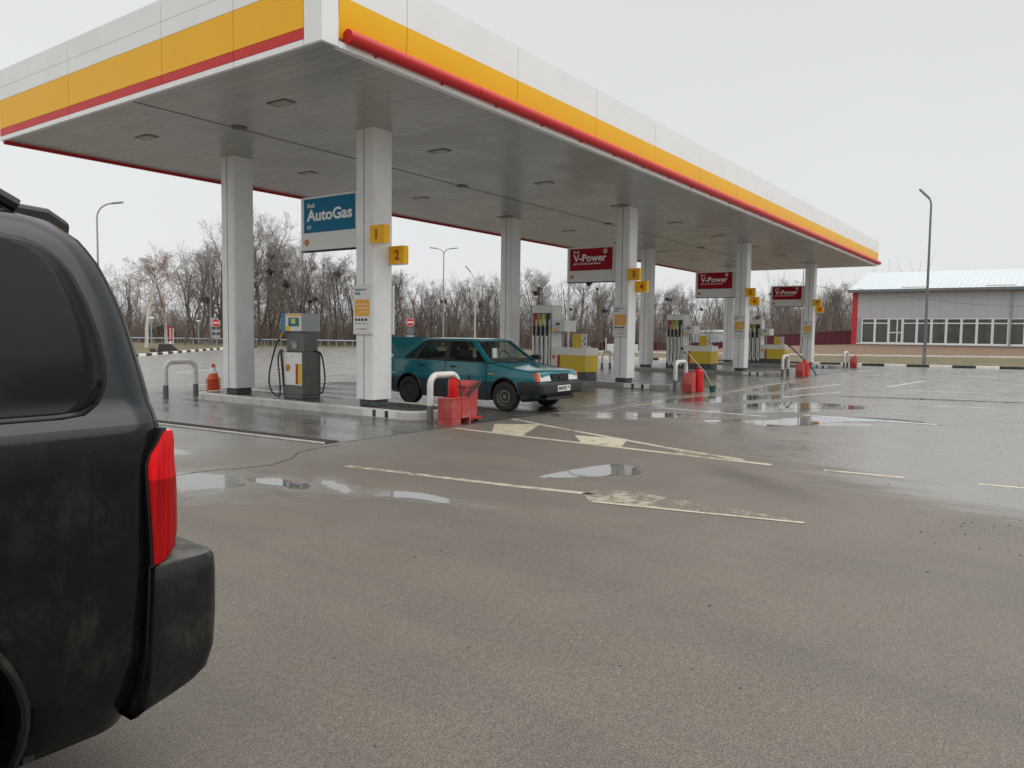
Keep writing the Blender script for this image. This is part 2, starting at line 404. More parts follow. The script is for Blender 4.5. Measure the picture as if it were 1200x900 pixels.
lo = bpy.data.objects.new('sun', ld); COL.objects.link(lo)
sd = Vector((math.sin(SUN_AZ) * math.cos(SUN_EL), math.cos(SUN_AZ) * math.cos(SUN_EL), math.sin(SUN_EL)))
lo.rotation_euler = sd.to_track_quat('Z', 'Y').to_euler(); lo.location = (0, 0, 30)
S.view_settings.view_transform = 'Standard'; S.view_settings.look = 'None'; S.view_settings.exposure = .12; S.view_settings.gamma = 1
S.cycles.max_bounces = 8; S.cycles.transparent_max_bounces = 12; S.cycles.sample_clamp_indirect = 6

# ------------------------------------------------------------------ ground
class G:
    """tiny node helper"""
    def __init__(s, nt): s.N = nt.nodes; s.L = nt.links
    def n(s, t, **k):
        x = s.N.new(t)
        for a, b in k.items(): setattr(x, a, b)
        return x
    def put(s, sock, v):
        if isinstance(v, bpy.types.NodeSocket): s.L.new(v, sock)
        else: sock.default_value = v
    def math(s, op, a, b=0., c=0., clamp=False):
        x = s.n('ShaderNodeMath', operation=op, use_clamp=clamp); s.put(x.inputs[0], a); s.put(x.inputs[1], b)
        if len(x.inputs) > 2: s.put(x.inputs[2], c)
        return x.outputs[0]
    def noise(s, vec, scale, detail=4, rough=.55, dist=0.):
        x = s.n('ShaderNodeTexNoise'); s.L.new(vec, x.inputs['Vector']); x.inputs['Scale'].default_value = scale; x.inputs['Detail'].default_value = detail
        x.inputs['Roughness'].default_value = rough; x.inputs['Distortion'].default_value = dist
        return x.outputs['Fac']
    def rng(s, v, a, b, c=0., d=1., smooth=True):
        x = s.n('ShaderNodeMapRange', interpolation_type='SMOOTHSTEP' if smooth else 'LINEAR'); s.put(x.inputs[0], v)
        for i, q in enumerate((a, b, c, d)): s.put(x.inputs[i + 1], q)
        return x.outputs[0]
    def mixc(s, f, a, b):
        x = s.n('ShaderNodeMix', data_type='RGBA'); s.put(x.inputs[0], f); s.put(x.inputs[6], a); s.put(x.inputs[7], b); return x.outputs[2]
    def mixf(s, f, a, b):
        x = s.n('ShaderNodeMix', data_type='FLOAT'); s.put(x.inputs[0], f); s.put(x.inputs[2], a); s.put(x.inputs[3], b); return x.outputs[0]
    def ellipse(s, vec, cx, cy, rx, ry, ang):
        mp = s.n('ShaderNodeMapping', vector_type='TEXTURE'); s.L.new(vec, mp.inputs[0])
        mp.inputs['Location'].default_value = (cx, cy, 0); mp.inputs['Rotation'].default_value = (0, 0, math.radians(ang)); mp.inputs['Scale'].default_value = (rx, ry, 1)
        ln = s.n('ShaderNodeVectorMath', operation='LENGTH'); s.L.new(mp.outputs[0], ln.inputs[0])
        return s.math('SUBTRACT', 1., ln.outputs['Value'])

# ellipses of standing water: x, y, half length, half width, angle
PUDDLES = [(4.35, 6.85, .62, .34, 75), (4.80, 6.15, .42, .15, 80), (5.02, 5.62, .36, .11, 70), (5.12, 4.75, .42, .10, 100),
           (13.9, 3.6, 1.6, .42, -60), (15.2, 2.6, 1.5, .22, -86), (16.6, 4.4, 2.2, .55, -30),
           (18.5, 6.3, 2.6, .7, -20), (23.5, 6.9, 3.2, .5, 10), (13.2, 6.3, 1.2, .5, -60), (5.2, 9.2, .9, .3, 85), (21.5, 2.6, 3., .3, -75),
           (12.4, 6.9, .9, .35, -70), (17.2, 7.1, 1.6, .4, -10)]
def asphalt_mat(name, kind='asphalt'):
    m, nt, b = new_mat(name); g = G(nt)
    tc = g.n('ShaderNodeTexCoord'); P = tc.outputs['Object']
    sp = g.n('ShaderNodeSeparateXYZ'); g.L.new(P, sp.inputs[0]); X, Y = sp.outputs[0], sp.outputs[1]
    nl = g.noise(P, .22, 4, .6); nm = g.noise(P, 1.3, 6, .62, .4); nf = g.noise(P, 28, 3, .6)
    nff = g.noise(P, 105, 3, .75)
    # stretched noise: water and tyre film drawn out along the lanes
    mp = g.n('ShaderNodeMapping'); g.L.new(P, mp.inputs[0]); mp.inputs['Scale'].default_value = (1.2, .22, 1); mp.inputs['Rotation'].default_value = (0, 0, math.radians(12))
    ns = g.noise(mp.outputs[0], 1.3, 5, .6, .6)
    field = None
    for q in PUDDLES:
        e_ = g.ellipse(P, *q)
        field = e_ if field is None else g.math('MAXIMUM', field, e_)
    n5 = g.noise(P, 5.5, 5, .65)
    pf = g.math('ADD', g.math('ADD', field, g.math('MULTIPLY', g.math('SUBTRACT', nm, .5), 2.4)), g.math('MULTIPLY', g.math('SUBTRACT', n5, .5), 1.5))
    pud = g.rng(pf, .0, .30)
    damp = g.rng(pf, -1.3, .1)
    # open wet area to the right of the diagonal
    wd = g.math('SUBTRACT', g.math('SUBTRACT', X, Y), 6.9)
    wd = g.math('ADD', wd, g.math('MULTIPLY', g.math('SUBTRACT', ns, .5), 5.))
    wet = g.rng(wd, -.5, .9)
    wet2 = g.rng(g.math('ADD', g.math('SUBTRACT', Y, 8.), g.math('MULTIPLY', nl, 2)), -1.5, 2.5)   # under and behind the canopy
    wet = g.math('MAXIMUM', wet, g.math('MULTIPLY', wet2, .85))
    wet = g.math('MAXIMUM', wet, g.math('MULTIPLY', damp, .7))
    patch = g.rng(ns, .42, .66)
    v1 = g.rng(nm, .3, .75, .92, 1.07)
    v2 = g.rng(nf, .25, .75, .82, 1.16)
    v3 = g.rng(nff, .36, .66, .55, 1.5)
    vv = g.math('MULTIPLY', g.math('MULTIPLY', v1, v2), v3)
    base = g.mixc(wet, (.122, .105, .084, 1), (.148, .137, .121, 1))  # wet parts paler: sky sheen put into the base colour
    base = g.mixc(g.math('MULTIPLY', g.math('MULTIPLY', patch, .55), g.math('SUBTRACT', 1., g.math('MULTIPLY', wet, .75))), base, (.098, .085, .073, 1))
    # dirt fan and damp dark stains
    d1 = g.rng(g.math('ADD', g.math('ADD', g.ellipse(P, 8.0, 2.6, 1.35, .34, 48), g.math('MULTIPLY', g.math('SUBTRACT', nf, .5), 3.4)), g.math('MULTIPLY', g.math('SUBTRACT', nff, .5), 2.4)), .25, .7)
    base = g.mixc(g.math('MULTIPLY', d1, .75), base, (.055, .043, .032, 1))
    d2 = g.rng(g.math('ADD', g.math('ADD', g.ellipse(P, 10.4, 3.3, 1.7, .6, 25), g.math('MULTIPLY', g.math('SUBTRACT', nm, .5), 2.)), g.math('MULTIPLY', g.math('SUBTRACT', nf, .5), 2.5)), .1, .7)
    base = g.mixc(g.math('MULTIPLY', d2, .4), base, (.06, .052, .045, 1))
    mul = g.n('ShaderNodeVectorMath', operation='SCALE'); g.put(mul.inputs[0], base); g.put(mul.inputs['Scale'], vv)
    col = mul.outputs[0]
    # scattered pale grit and dark specks
    vo = g.n('ShaderNodeTexVoronoi'); g.L.new(P, vo.inputs['Vector']); vo.inputs['Scale'].default_value = 9
    speck = g.rng(vo.outputs['Distance'], .035, .06, 1., 0.)
    vc = g.n('ShaderNodeSeparateColor'); g.L.new(vo.outputs['Color'], vc.inputs[0])
    pale = g.math('MULTIPLY', speck, g.math('GREATER_THAN', vc.outputs[0], .72))
    dark = g.math('MULTIPLY', speck, g.math('LESS_THAN', vc.outputs[0], .22))
    col = g.mixc(g.math('MULTIPLY', pale, .5), col, (.32, .30, .27, 1)); col = g.mixc(g.math('MULTIPLY', dark, .8), col, (.03, .027, .024, 1))
    hgt = g.math('ADD', g.math('MULTIPLY', nff, .7), g.math('MULTIPLY', nf, .5))
    if kind == 'paver':
        br = g.n('ShaderNodeTexBrick'); g.L.new(P, br.inputs['Vector']); br.inputs['Scale'].default_value = 1.
        br.inputs['Brick Width'].default_value = .2; br.inputs['Row Height'].default_value = .1; br.inputs['Mortar Size'].default_value = .008; br.inputs['Mortar Smooth'].default_value = .3
        br.inputs['Color1'].default_value = (.085, .078, .07, 1); br.inputs['Color2'].default_value = (.12, .11, .10, 1); br.inputs['Mortar'].default_value = (.045, .04, .035, 1)
        mul2 = g.n('ShaderNodeVectorMath', operation='SCALE'); g.put(mul2.inputs[0], br.outputs['Color']); g.put(mul2.inputs['Scale'], g.math('MULTIPLY', v1, v2))
        col = mul2.outputs[0]
        hgt = g.math('ADD', g.math('MULTIPLY', br.outputs['Fac'], -1.1), g.math('MULTIPLY', nf, .6))
    col = g.mixc(g.math('MULTIPLY', pud, .7), col, (.05, .046, .042, 1))
    g.L.new(col, b.inputs['Base Color'])
    r0 = g.mixf(wet, .56, g.mixf(g.rng(nm, .35, .65), .20, .34)) if kind == 'asphalt' else g.mixf(g.rng(ns, .35, .6), .10, .3)
    r0 = g.math('ADD', r0, g.math('MULTIPLY', g.math('SUBTRACT', nf, .5), g.mixf(wet, .14, .04)))
    g.L.new(g.mixf(pud, r0, .035), b.inputs['Roughness'])
    g.L.new(g.mixf(pud, g.mixf(wet, 1.5, 2.15), 2.7), b.inputs['IOR'])
    bp = g.n('ShaderNodeBump'); bp.inputs['Distance'].default_value = .006
    st = g.mixf(wet, .85, .07) if kind == 'asphalt' else .38
    g.L.new(g.mixf(pud, st, .015), bp.inputs['Strength'])
    g.L.new(hgt, bp.inputs['Height']); 
    # slow swell of the surface breaks up long reflections
    bp2 = g.n('ShaderNodeBump'); bp2.inputs['Distance'].default_value = .03; bp2.inputs['Strength'].default_value = .05
    g.L.new(nm, bp2.inputs['Height']); g.L.new(bp2.outputs[0], bp.inputs['Normal'])
    g.L.new(bp.outputs[0], b.inputs['Normal'])
    return m
M['asphalt'] = asphalt_mat('asphalt')
M['paver'] = asphalt_mat('paver', 'paver')

def paint_mat(name, col, wear):
    m = bpy.data.materials.new(name); m.use_nodes = True; nt = m.node_tree; g = G(nt)
    b = nt.nodes['Principled BSDF']
    tc = g.n('ShaderNodeTexCoord'); P = tc.outputs['Object']
    n1 = g.noise(P, 5, 8, .7); n2 = g.noise(P, 70, 3, .7); n3 = g.noise(P, .9, 3, .5)
    a = g.math('ADD', g.math('MULTIPLY', n1, .55), g.math('ADD', g.math('MULTIPLY', n2, .45), g.math('MULTIPLY', n3, .35)))
    al = g.rng(a, wear, wear + .12)
    g.L.new(g.math('SUBTRACT', 1., al), b.inputs['Alpha'])
    g.L.new(g.mixc(g.rng(n1, .3, .8), tuple(col) + (1,), tuple(x * .72 for x in col) + (1,)), b.inputs['Base Color'])
    g.L.new(g.mixf(n2, .2, .5), b.inputs['Roughness'])
    bp = g.n('ShaderNodeBump'); bp.inputs['Strength'].default_value = .2; bp.inputs['Distance'].default_value = .003; g.L.new(n2, bp.inputs['Height']); g.L.new(bp.outputs[0], b.inputs['Normal'])
    return m
M['paint_fresh'] = paint_mat('paint_fresh', (.52, .47, .35), .715)
M['paint_worn'] = paint_mat('paint_worn', (.46, .41, .31), .665)
M['paint_old'] = paint_mat('paint_old', (.40, .36, .28), .60)
M['paint_white'] = paint_mat('paint_white', (.58, .57, .53), .74)

LOT = [(-40, -60), (60, -60), (56, -30), (50.3, -8), (47.3, 1.5), (44.8, 9.8), (43.5, 20), (43.2, 24), (42.2, 28.6), (47, 40), (48.2, 52.5), (41.4, 56.8), (35.1, 52.8), (23.07, 41.7), (10, 31), (-12, 21), (-40, 18)]
def inside(x, y, P):
    c = False; n = len(P)
    for i in range(n):
        x1, y1 = P[i]; x2, y2 = P[(i + 1) % n]
        if (y1 > y) != (y2 > y) and x < (x2 - x1) * (y - y1) / (y2 - y1) + x1: c = not c
    return c
def dist_edge(x, y, P):
    d = 1e9; n = len(P)
    for i in range(n):
        x1, y1 = P[i]; x2, y2 = P[(i + 1) % n]; dx, dy = x2 - x1, y2 - y1
        t = max(0, min(1, ((x - x1) * dx + (y - y1) * dy) / (dx * dx + dy * dy)))
        d = min(d, math.hypot(x - x1 - t * dx, y - y1 - t * dy))
    return d
def lineA(y): return float(np.interp(y, [2, 12.7, 28, 40], [.30, .15, -.02, -.12]))
def lineB(y): return float(np.interp(y, [16, 20, 37, 53], [.90, .76, -.22, -.45]))
def terrain(x, y):
    if inside(x, y, LOT): return -.09
    d = dist_edge(x, y, LOT); z = .06
    if x > 46:
        zz = np.interp(x, [46, 61, 63, 77, 90], [.06, lineA(y), lineA(y) + .02, lineB(y), lineB(y)])
        k = max(0, min(1, (y - 50) / 15)); z = float(zz * (1 - k) + .0 * k)
    return -.09 + (z + .09) * min(1, d / 1.6)
xs = [-1500, -600, -200, -90] + list(np.arange(-60, 44, 4.)) + list(np.arange(44, 110, 2.)) + [114, 120, 130, 150, 200, 400, 900, 2000]
ys = [-1500, -600, -200, -110, -80] + list(np.arange(-64, -10, 4.)) + list(np.arange(-10, 70, 2.)) + [74, 80, 90, 110, 150, 250, 600, 2000]
b = MB(); nx, ny = len(xs), len(ys)
vs = [(x, y, terrain(x, y)) for x in xs for y in ys]
b.add(vs, [(i * ny + j, (i + 1) * ny + j, (i + 1) * ny + j + 1, i * ny + j + 1) for i in range(nx - 1) for j in range(ny - 1)])
def soil_mat():
    m, nt, bb = new_mat('soil'); g = G(nt)
    tc = g.n('ShaderNodeTexCoord'); P = tc.outputs['Object']
    sp = g.n('ShaderNodeSeparateXYZ'); g.L.new(P, sp.inputs[0])
    n1 = g.noise(P, .6, 6, .6); n2 = g.noise(P, 5, 5, .65)
    grass = g.mixc(g.rng(n1, .35, .65), (.105, .095, .04, 1), (.16, .125, .07, 1))
    dirt = g.mixc(n2, (.14, .085, .05, 1), (.20, .13, .085, 1))
    k = g.math('MULTIPLY', g.rng(g.math('ADD', sp.outputs[0], g.math('MULTIPLY', n1, 3.)), 62, 65), g.rng(sp.outputs[1], 34, 26))
    c = g.mixc(k, grass, dirt)
    mul = g.n('ShaderNodeVectorMath', operation='SCALE'); g.put(mul.inputs[0], c); g.put(mul.inputs['Scale'], g.rng(n2, .3, .7, .6, 1.15))
    g.L.new(mul.outputs[0], bb.inputs['Base Color']); bb.inputs['Roughness'].default_value = .9
    bp = g.n('ShaderNodeBump'); bp.inputs['Distance'].default_value = .08; g.L.new(n2, bp.inputs['Height']); g.L.new(bp.outputs[0], bb.inputs['Normal'])
    return m
struct(b.build('ground', soil_mat(), smooth='all'))

b = MB(); b.poly(LOT, 0.); struct(b.build('asphalt_road', M['asphalt']))
b = MB(); b.poly([(7.12, 7.86), (42.6, 7.75), (42.6, 17.4), (6.7, 17.4), (6.72, 14)], .004); struct(b.build('block_paving', M['paver']))
# cast drain along the edge of the paving
dr = empty('drainage_channel', (6.95, 7.9, 0), 'long narrow drainage channel with a dark grate beside the block paving', 'drain')
def along(p0, p1, w0, w1, z0, z1, bb, mt):
    a = Vector(p0); c = Vector(p1); d = (c - a).normalized(); n = Vector((-d.y, d.x)); n = -n if n.x < 0 else n
    pts = [a + n * w0, c + n * w0, c + n * w1, a + n * w1]
    bb.prism([(p.x - 6.95, p.y - 7.9) for p in pts], lambda p, q, t: (p, q, t), z0, z1, mt)
b = MB(); along((6.80, 7.92), (6.36, 14.6), 0, .035, .005, .024, b, M['kerb']); along((6.80, 7.92), (6.36, 14.6), .255, .29, .005, .018, b, M['brown_wall']); b.build('edge_strip', None, dr)
b = MB(); along((6.80, 7.92), (6.36, 14.6), .055, .235, .005, .013, b, M['dark_gap']); b.build('channel_bed', None, dr)
b = MB()
for k in range(130):
    t = k / 130; x = -.06 - .44 * t; y = .05 + 6.6 * t
    b.box(x - .035, y, .0135, x + .155, y + .018, .016, M['brown_wall'])
b.build('grate', None, dr)

# painted lines (8 mm above the asphalt sheet)
def stroke(name, pts, width, mt, z=.0022):
    b = MB()
    P = [Vector(p) for p in pts]; Lf, Rt = [], []
    for i, p in enumerate(P):
        d = (P[min(i + 1, len(P) - 1)] - P[max(0, i - 1)]).normalized(); n = Vector((-d.y, d.x)) * width / 2
        Lf.append(p + n); Rt.append(p - n)
    for i in range(len(P) - 1): b.quad((*Rt[i], z), (*Rt[i + 1], z), (*Lf[i + 1], z), (*Lf[i], z))
    return struct(b.build(name, mt, recalc=False))
def patch(name, pts, mt, z=.0022):
    b = MB(); b.poly(pts, z); return struct(b.build(name, mt))
stroke('lane_marking', [(5.86, 6.45), (6.0, 5.3), (6.12, 4.33), (6.28, 3.5)], .10, M['paint_worn'])
patch('lane_marking', [(6.52, 3.58), (6.24, 3.62), (5.98, 3.38), (6.32, 1.9), (6.40, 1.58), (6.46, 1.9), (6.56, 2.7), (6.62, 3.2)], M['paint_old'])
stroke('lane_marking', [(5.98, 3.36), (6.18, 2.45), (6.37, 1.62)], .05, M['paint_fresh'], .0045)
stroke('lane_marking', [(9.30, 7.72), (9.20, 6.4), (9.16, 5.2), (9.10, 3.9), (9.06, 2.70)], .11, M['paint_fresh'])
stroke('lane_marking', [(11.04, 7.93), (10.55, 6.84), (9.95, 5.3), (9.45, 4.0), (9.20, 3.1)], .11, M['paint_fresh'])
patch('lane_marking', [(9.24, 6.95), (10.15, 7.58), (10.62, 6.98), (9.24, 6.38)], M['paint_fresh'], .0045)
patch('lane_marking', [(9.19, 5.36), (9.80, 5.83), (9.92, 5.02), (9.17, 4.72)], M['paint_fresh'], .0045)
patch('lane_marking', [(9.10, 3.9), (9.42, 4.1), (9.30, 3.4), (9.10, 2.95)], M['paint_worn'], .0045)
stroke('lane_marking', [(14.75, 6.7), (14.62, 5.6), (14.55, 4.45)], .11, M['paint_white'])
stroke('lane_marking', [(9.09, 2.12), (9.16, 1.31)], .085, M['paint_fresh'])
stroke('lane_marking', [(9.26, .63), (9.5, -.9)], .085, M['paint_fresh'])
stroke('lane_marking', [(24.72, 3.9), (25.1, 1.9)], .13, M['paint_white'])
stroke('lane_marking', [(19.56, 2.2), (19.76, 1.1)], .10, M['paint_white'])
stroke('lane_marking', [(35.8, 3.87), (36.73, 1.6)], .16, M['paint_white'])
stroke('lane_marking', [(15.35, 4.0), (15.3, 2.9), (15.25, 1.7)], .12, M['paint_white'])
stroke('lane_marking', [(11.9, 8.0), (13.1, 7.3), (14.6, 7.35), (16.2, 7.25)], .08, M['paint_worn'])
stroke('lane_marking', [(17.6, 7.4), (20.4, 7.2), (24, 7.35), (29.5, 7.3)], .14, M['paint_worn'])
for a_, c_ in (((19.5, 5.6), (22.6, 4.9)), ((22.5, 6.2), (26.5, 5.7)), ((26, 4.3), (31, 3.9))): stroke('lane_marking', [a_, c_], .12, M['paint_white'])
stroke('lane_marking', [(13.5, 19.3), (16, 17.7)], .14, M['paint_white']); stroke('lane_marking', [(18.2, 22.2), (19.2, 19.2)], .14, M['paint_white'])
stroke('lane_marking', [(14.8, 24.8), (17.4, 26.2)], .14, M['paint_white']); stroke('lane_marking', [(10, 19.8), (13.2, 18.6)], .12, M['paint_white'])
stroke('lane_marking', [(25, 26), (27, 20)], .14, M['paint_white'])
# repaired crack
stroke('asphalt_crack', [(6.93, 7.73), (6.5, 7.7), (6.16, 7.62), (5.8, 7.3), (5.37, 7.12), (5.05, 7.18), (4.79, 7.32), (4.37, 7.36), (3.9, 7.5)], .016, M['dark_gap'], .003)
stroke('asphalt_crack', [(14.0, 13.9 + 5), (16.5, 17.9 + 2), (19, 19.8), (23, 18.8)], .03, M['dark_gap'], .003)

# crisp-edged standing water
mw_, ntw, bw_ = new_mat('puddle_water'); bw_.inputs['Base Color'].default_value = (.10, .095, .088, 1); bw_.inputs['Roughness'].default_value = .02; bw_.inputs['IOR'].default_value = 2.9
def puddle(pts, z=.0018):
    P = [Vector(p) for p in pts]; out = []
    rp = random.Random(len(pts) * 7)
    for i in range(len(P)):
        a, c, d, e_ = P[i - 1], P[i], P[(i + 1) % len(P)], P[(i + 2) % len(P)]
        for k in range(5):
            t = k / 5; q = .5 * ((2 * c) + (-a + d) * t + (2 * a - 5 * c + 4 * d - e_) * t * t + (-a + 3 * c - 3 * d + e_) * t ** 3)
            out.append((q.x + rp.gauss(0, .008), q.y + rp.gauss(0, .008)))
    b = MB(); b.poly(out, z); return struct(b.build('puddle', mw_))
puddle([(6.70, 4.40), (7.15, 4.36), (7.80, 4.22), (7.95, 4.02), (7.72, 3.74), (7.45, 3.66), (7.22, 3.84), (7.0, 4.0), (6.78, 4.2)])
puddle([(4.92, 5.05), (5.16, 5.10), (5.30, 4.8), (5.24, 4.42), (5.10, 4.36), (5.08, 4.7)])
puddle([(4.72, 6.66), (4.92, 6.30), (4.90, 6.02), (4.74, 5.98), (4.66, 6.3)])
puddle([(13.2, 4.25), (14.2, 4.15), (15.3, 3.6), (15.75, 2.6), (15.5, 1.9), (15.2, 2.5), (14.6, 3.1), (13.6, 3.5), (13.0, 3.9)])
puddle([(16.2, 5.6), (17.6, 5.4), (18.4, 4.5), (18.2, 3.6), (17.4, 3.4), (16.8, 4.3), (16.0, 4.9)])

# loose grit on the asphalt
rnd = random.Random(3); b = MB()
for k in range(330):
    if k < 120: x, y = rnd.uniform(1.6, 9), rnd.uniform(-1.5, 6)
    elif k < 220: x, y = rnd.gauss(6.9, .5), rnd.gauss(.35, .3)
    else: x, y = rnd.uniform(5, 14), rnd.uniform(-1, 8)
    s = rnd.choice([.002, .003, .004, .005, .009]) * rnd.uniform(.7, 1.3)
    mt = M['kerb_black'] if rnd.random() < .8 else M['stone_dark']
    vs = [(x + s * math.cos(a) * rnd.uniform(.7, 1.3), y + s * math.sin(a) * rnd.uniform(.7, 1.3), .001) for a in (0, 1.3, 2.5, 3.8, 5)] + [(x, y, s * .8)]
    b.add(vs, [(0, 1, 5), (1, 2, 5), (2, 3, 5), (3, 4, 5), (4, 0, 5)], mt)
tag(b.build('loose_grit', None), kind='stuff')

# kerbs
def kerb_run(name, pts, seg, colors, h=.13, wd=.16, base=-.05, gap=.006):
    """kerb stones laid end to end; colours alternate"""
    b = MB(); k = 0
    for i in range(len(pts) - 1):
        a, c = Vector(pts[i]), Vector(pts[i + 1]); Ln = (c - a).length; d = (c - a) / Ln; n = Vector((-d.y, d.x)) * wd / 2
        q = max(1, round(Ln / seg)); st = Ln / q
        for j in range(q):
            p0 = a + d * (j * st + gap); p1 = a + d * ((j + 1) * st - gap)
            b.prism([tuple(p0 + n), tuple(p0 - n), tuple(p1 - n), tuple(p1 + n)], lambda p, q_, t: (p, q_, t), base, h, colors[k % len(colors)]); k += 1
    return struct(b.build(name, None, bevel=.012))
bw = [M['kerb_black'], M['kerb_white']]
kerb_run('kerb', [(50.3, -8), (47.3, 1.5), (44.8, 9.8), (43.5, 20), (43.2, 24), (42.2, 28.6)], 1.02, bw)
kerb_run('kerb', [(60, -55), (56, -30), (50.3, -8)], 1.02, bw)
kerb_run('kerb', [(41.4, 56.8), (35.1, 52.8), (23.07, 41.7), (10, 31), (-12, 21)], .98, bw)
b = MB()
yy = list(np.arange(-44, 36, 2.))
for y0 in yy:
    z0 = lineA(y0 + 1)
    b.box(61.9, y0, z0 - .3, 62.2, y0 + 1.99, z0 + .10)
struct(b.build('kerb', M['kerb_white']))

# ------------------------------------------------------------------ canopy
CX0, CX1, CY0, CY1, SOF = 6.57, 42.19, 7.65, 16.97, 5.12
TOPZ = 6.31
def soffit_mat():
    m, nt, bb = new_mat('soffit'); g = G(nt)
    tc = g.n('ShaderNodeTexCoord'); P = tc.outputs['Object']
    sp = g.n('ShaderNodeSeparateXYZ'); g.L.new(P, sp.inputs[0])
    fr = g.math('FRACT', g.math('MULTIPLY', sp.outputs[0], 1 / .2))
    gr = g.math('MAXIMUM', g.rng(fr, .90, .97), g.rng(fr, .08, .02))
    n1 = g.noise(P, .8, 4); 
    idn = g.n('ShaderNodeTexWhiteNoise', noise_dimensions='1D'); g.L.new(g.math('FLOOR', g.math('MULTIPLY', sp.outputs[0], 1 / .2)), idn.inputs['W'])
    v = g.math('MULTIPLY', g.rng(n1, .3, .7, .9, 1.05), g.rng(idn.outputs['Value'], 0, 1, .93, 1.04))
    c = g.mixc(gr, (.375, .365, .335, 1), (.26, .25, .23, 1))
    mul = g.n('ShaderNodeVectorMath', operation='SCALE'); g.put(mul.inputs[0], c); g.put(mul.inputs['Scale'], v)
    g.L.new(mul.outputs[0], bb.inputs['Base Color'])
    g.L.new(g.rng(n1, .3, .7, .22, .34), bb.inputs['Roughness'])
    bp = g.n('ShaderNodeBump'); bp.inputs['Distance'].default_value = .004; bp.inputs['Strength'].default_value = .22
    g.L.new(g.math('ADD', g.math('MULTIPLY', gr, -1), g.math('MULTIPLY', g.noise(P, 2.5, 2), .35)), bp.inputs['Height']); g.L.new(bp.outputs[0], bb.inputs['Normal'])
    return m
ox, oy = CX0, CY0
can = empty('station_canopy', (ox, oy, 0), 'long flat white, yellow and red canopy on eight white columns over the fuel pumps', 'canopy')
def cb(name, mt=None, **k): return b.build(name, mt, can, **k)
Lx, Ly = CX1 - CX0, CY1 - CY0
b = MB(); b.box(.06, .06, SOF, Lx - .06, Ly - .06, SOF + .12); cb('soffit', soffit_mat())
b = MB(); b.box(.1, 4.58, SOF - .008, Lx - .1, 4.592, SOF - .002); cb('soffit_joint', M['lamp_frame'])
b = MB(); b.box(.04, .04, 6.15, Lx - .04, Ly - .04, 6.22); cb('roof_deck', M['concrete'])
SEAM = 2.69
def seams(c0, c1, start):
    xs_ = [c0]; x = start
    while x < c1 - .05:
        if x > c0 + .05: xs_.append(x)
        x += SEAM
    return xs_ + [c1]
g_ = .006
# end fascia on the near short side: two white rows, yellow band, red band, white lip
ysm = seams(.34, Ly - .34, 9.44 + .05 - CY0 - .0)
ysm = [.34] + [y - CY0 for y in (9.46, 11.27, 14.17)] + [Ly - .34] if False else seams(.34, Ly - .34, .34 + (9.46 - CY0 - .34))
ysm = [.34, 9.46 - CY0, 11.25 - CY0, 14.18 - CY0, Ly]
def fascia_end(x0, x1, tagname):
    global b
    rows = [(SOF - .012, SOF + .07, 'white_panel', 'fascia_lip'), (SOF + .07, SOF + .21, 'red_panel', 'red_band'), (SOF + .21, 5.87, 'yellow_panel', 'yellow_band'), (5.87, 6.11, 'white_panel', 'white_band'), (6.11, 6.44, 'white_panel', 'white_band')]
    for z0, z1, mt, nm in rows:
        b = MB()
        for a, c in zip(ysm[:-1], ysm[1:]): b.box(x0, a + g_, z0 + .003, x1, c - g_, z1 - .003)
        cb(nm, M[mt])
    b = MB(); b.box(min(x0, x1) + (.03 if x0 < x1 else 0), .3, SOF, max(x0, x1) - .012, Ly - .3, TOPZ - .02) if False else None
b = MB()
fascia_end(-.0, .05, 'near'); ysm = [.102] + ysm[1:-1] + [Ly - .06]; fascia_end(Lx - .05, Lx, 'far')
b = MB(); b.box(.052, .06, SOF + .12, .07, Ly - .06, TOPZ - .03); b.box(Lx - .07, .06, SOF + .12, Lx - .052, Ly - .06, TOPZ - .03); b.box(.07, .052, SOF + .12, Lx - .07, .07, TOPZ - .03); b.box(.07, Ly - .07, SOF + .12, Lx - .07, Ly - .052, TOPZ - .03)
cb('backing_frame', M['joint_grey'])
# corner posts
for x, y in ((0, 0),):
    sx = 1 if x == 0 else -1; sy = 1 if y == 0 else -1
    b = MB(); b.prism([(0, 0), (.28, 0), (.28, .05), (.05, .05), (.05, .34), (0, .34)], lambda p, q, t: (p, q, t), SOF - .012, 6.44)
    cb('corner_panel', M['white_panel'], bevel=.01)
# long front fascia: white top, hollow curved yellow band, red gutter pipe, white lip
xsm = [.28] + [x - CX0 for x in (8.09,)] + []
xsm = seams(.28, Lx, 10.79 - SEAM - CX0)
b = MB()
for a, c in zip(xsm[:-1], xsm[1:]): b.box(a + g_, 0, 5.753, c - g_, .05, TOPZ)
cb('white_band', M['white_panel'])
prof = []
for i in range(9):
    t = i / 8; prof.append((.055 * math.sin(t * PI) + .0 + .03 * (1 - t) * 0, 5.75 - t * .55))
b = MB()
for a, c in zip(xsm[:-1], xsm[1:]):
    pl = [(-.004 + .045 * (i / 10) ** 2, 5.748 - i / 10 * .50) for i in range(11)] + [(.10, 5.22), (.10, 5.748)]
    b.prism([(p, q) for p, q in pl], lambda p, q, t: (t, p, q), a + g_, c - g_)
cb('yellow_band', M['yellow_panel'], smooth=True)
b = MB(); b.box(.28, -.005, SOF - .015, Lx - .06, .10, SOF + .06); cb('fascia_lip', M['white_panel'])
b = MB()
q = np.arange(.38, Lx + .15, SEAM)
for i in range(len(q)):
    a = q[i]; c = min(q[i] + SEAM, Lx + .12)
    b.tube([(a, -.045, 5.262), (c - .012, -.045, 5.262)], .092, 18)
pp = cb('gutter_pipe', M['red_pipe'], smooth=True)
for a in np.arange(.9, Lx, 1.345):
    b = MB(); b.box(a, -.05, 5.150, a + .025, .03, 5.175)
    cb('pipe_bracket', M['red_panel'])
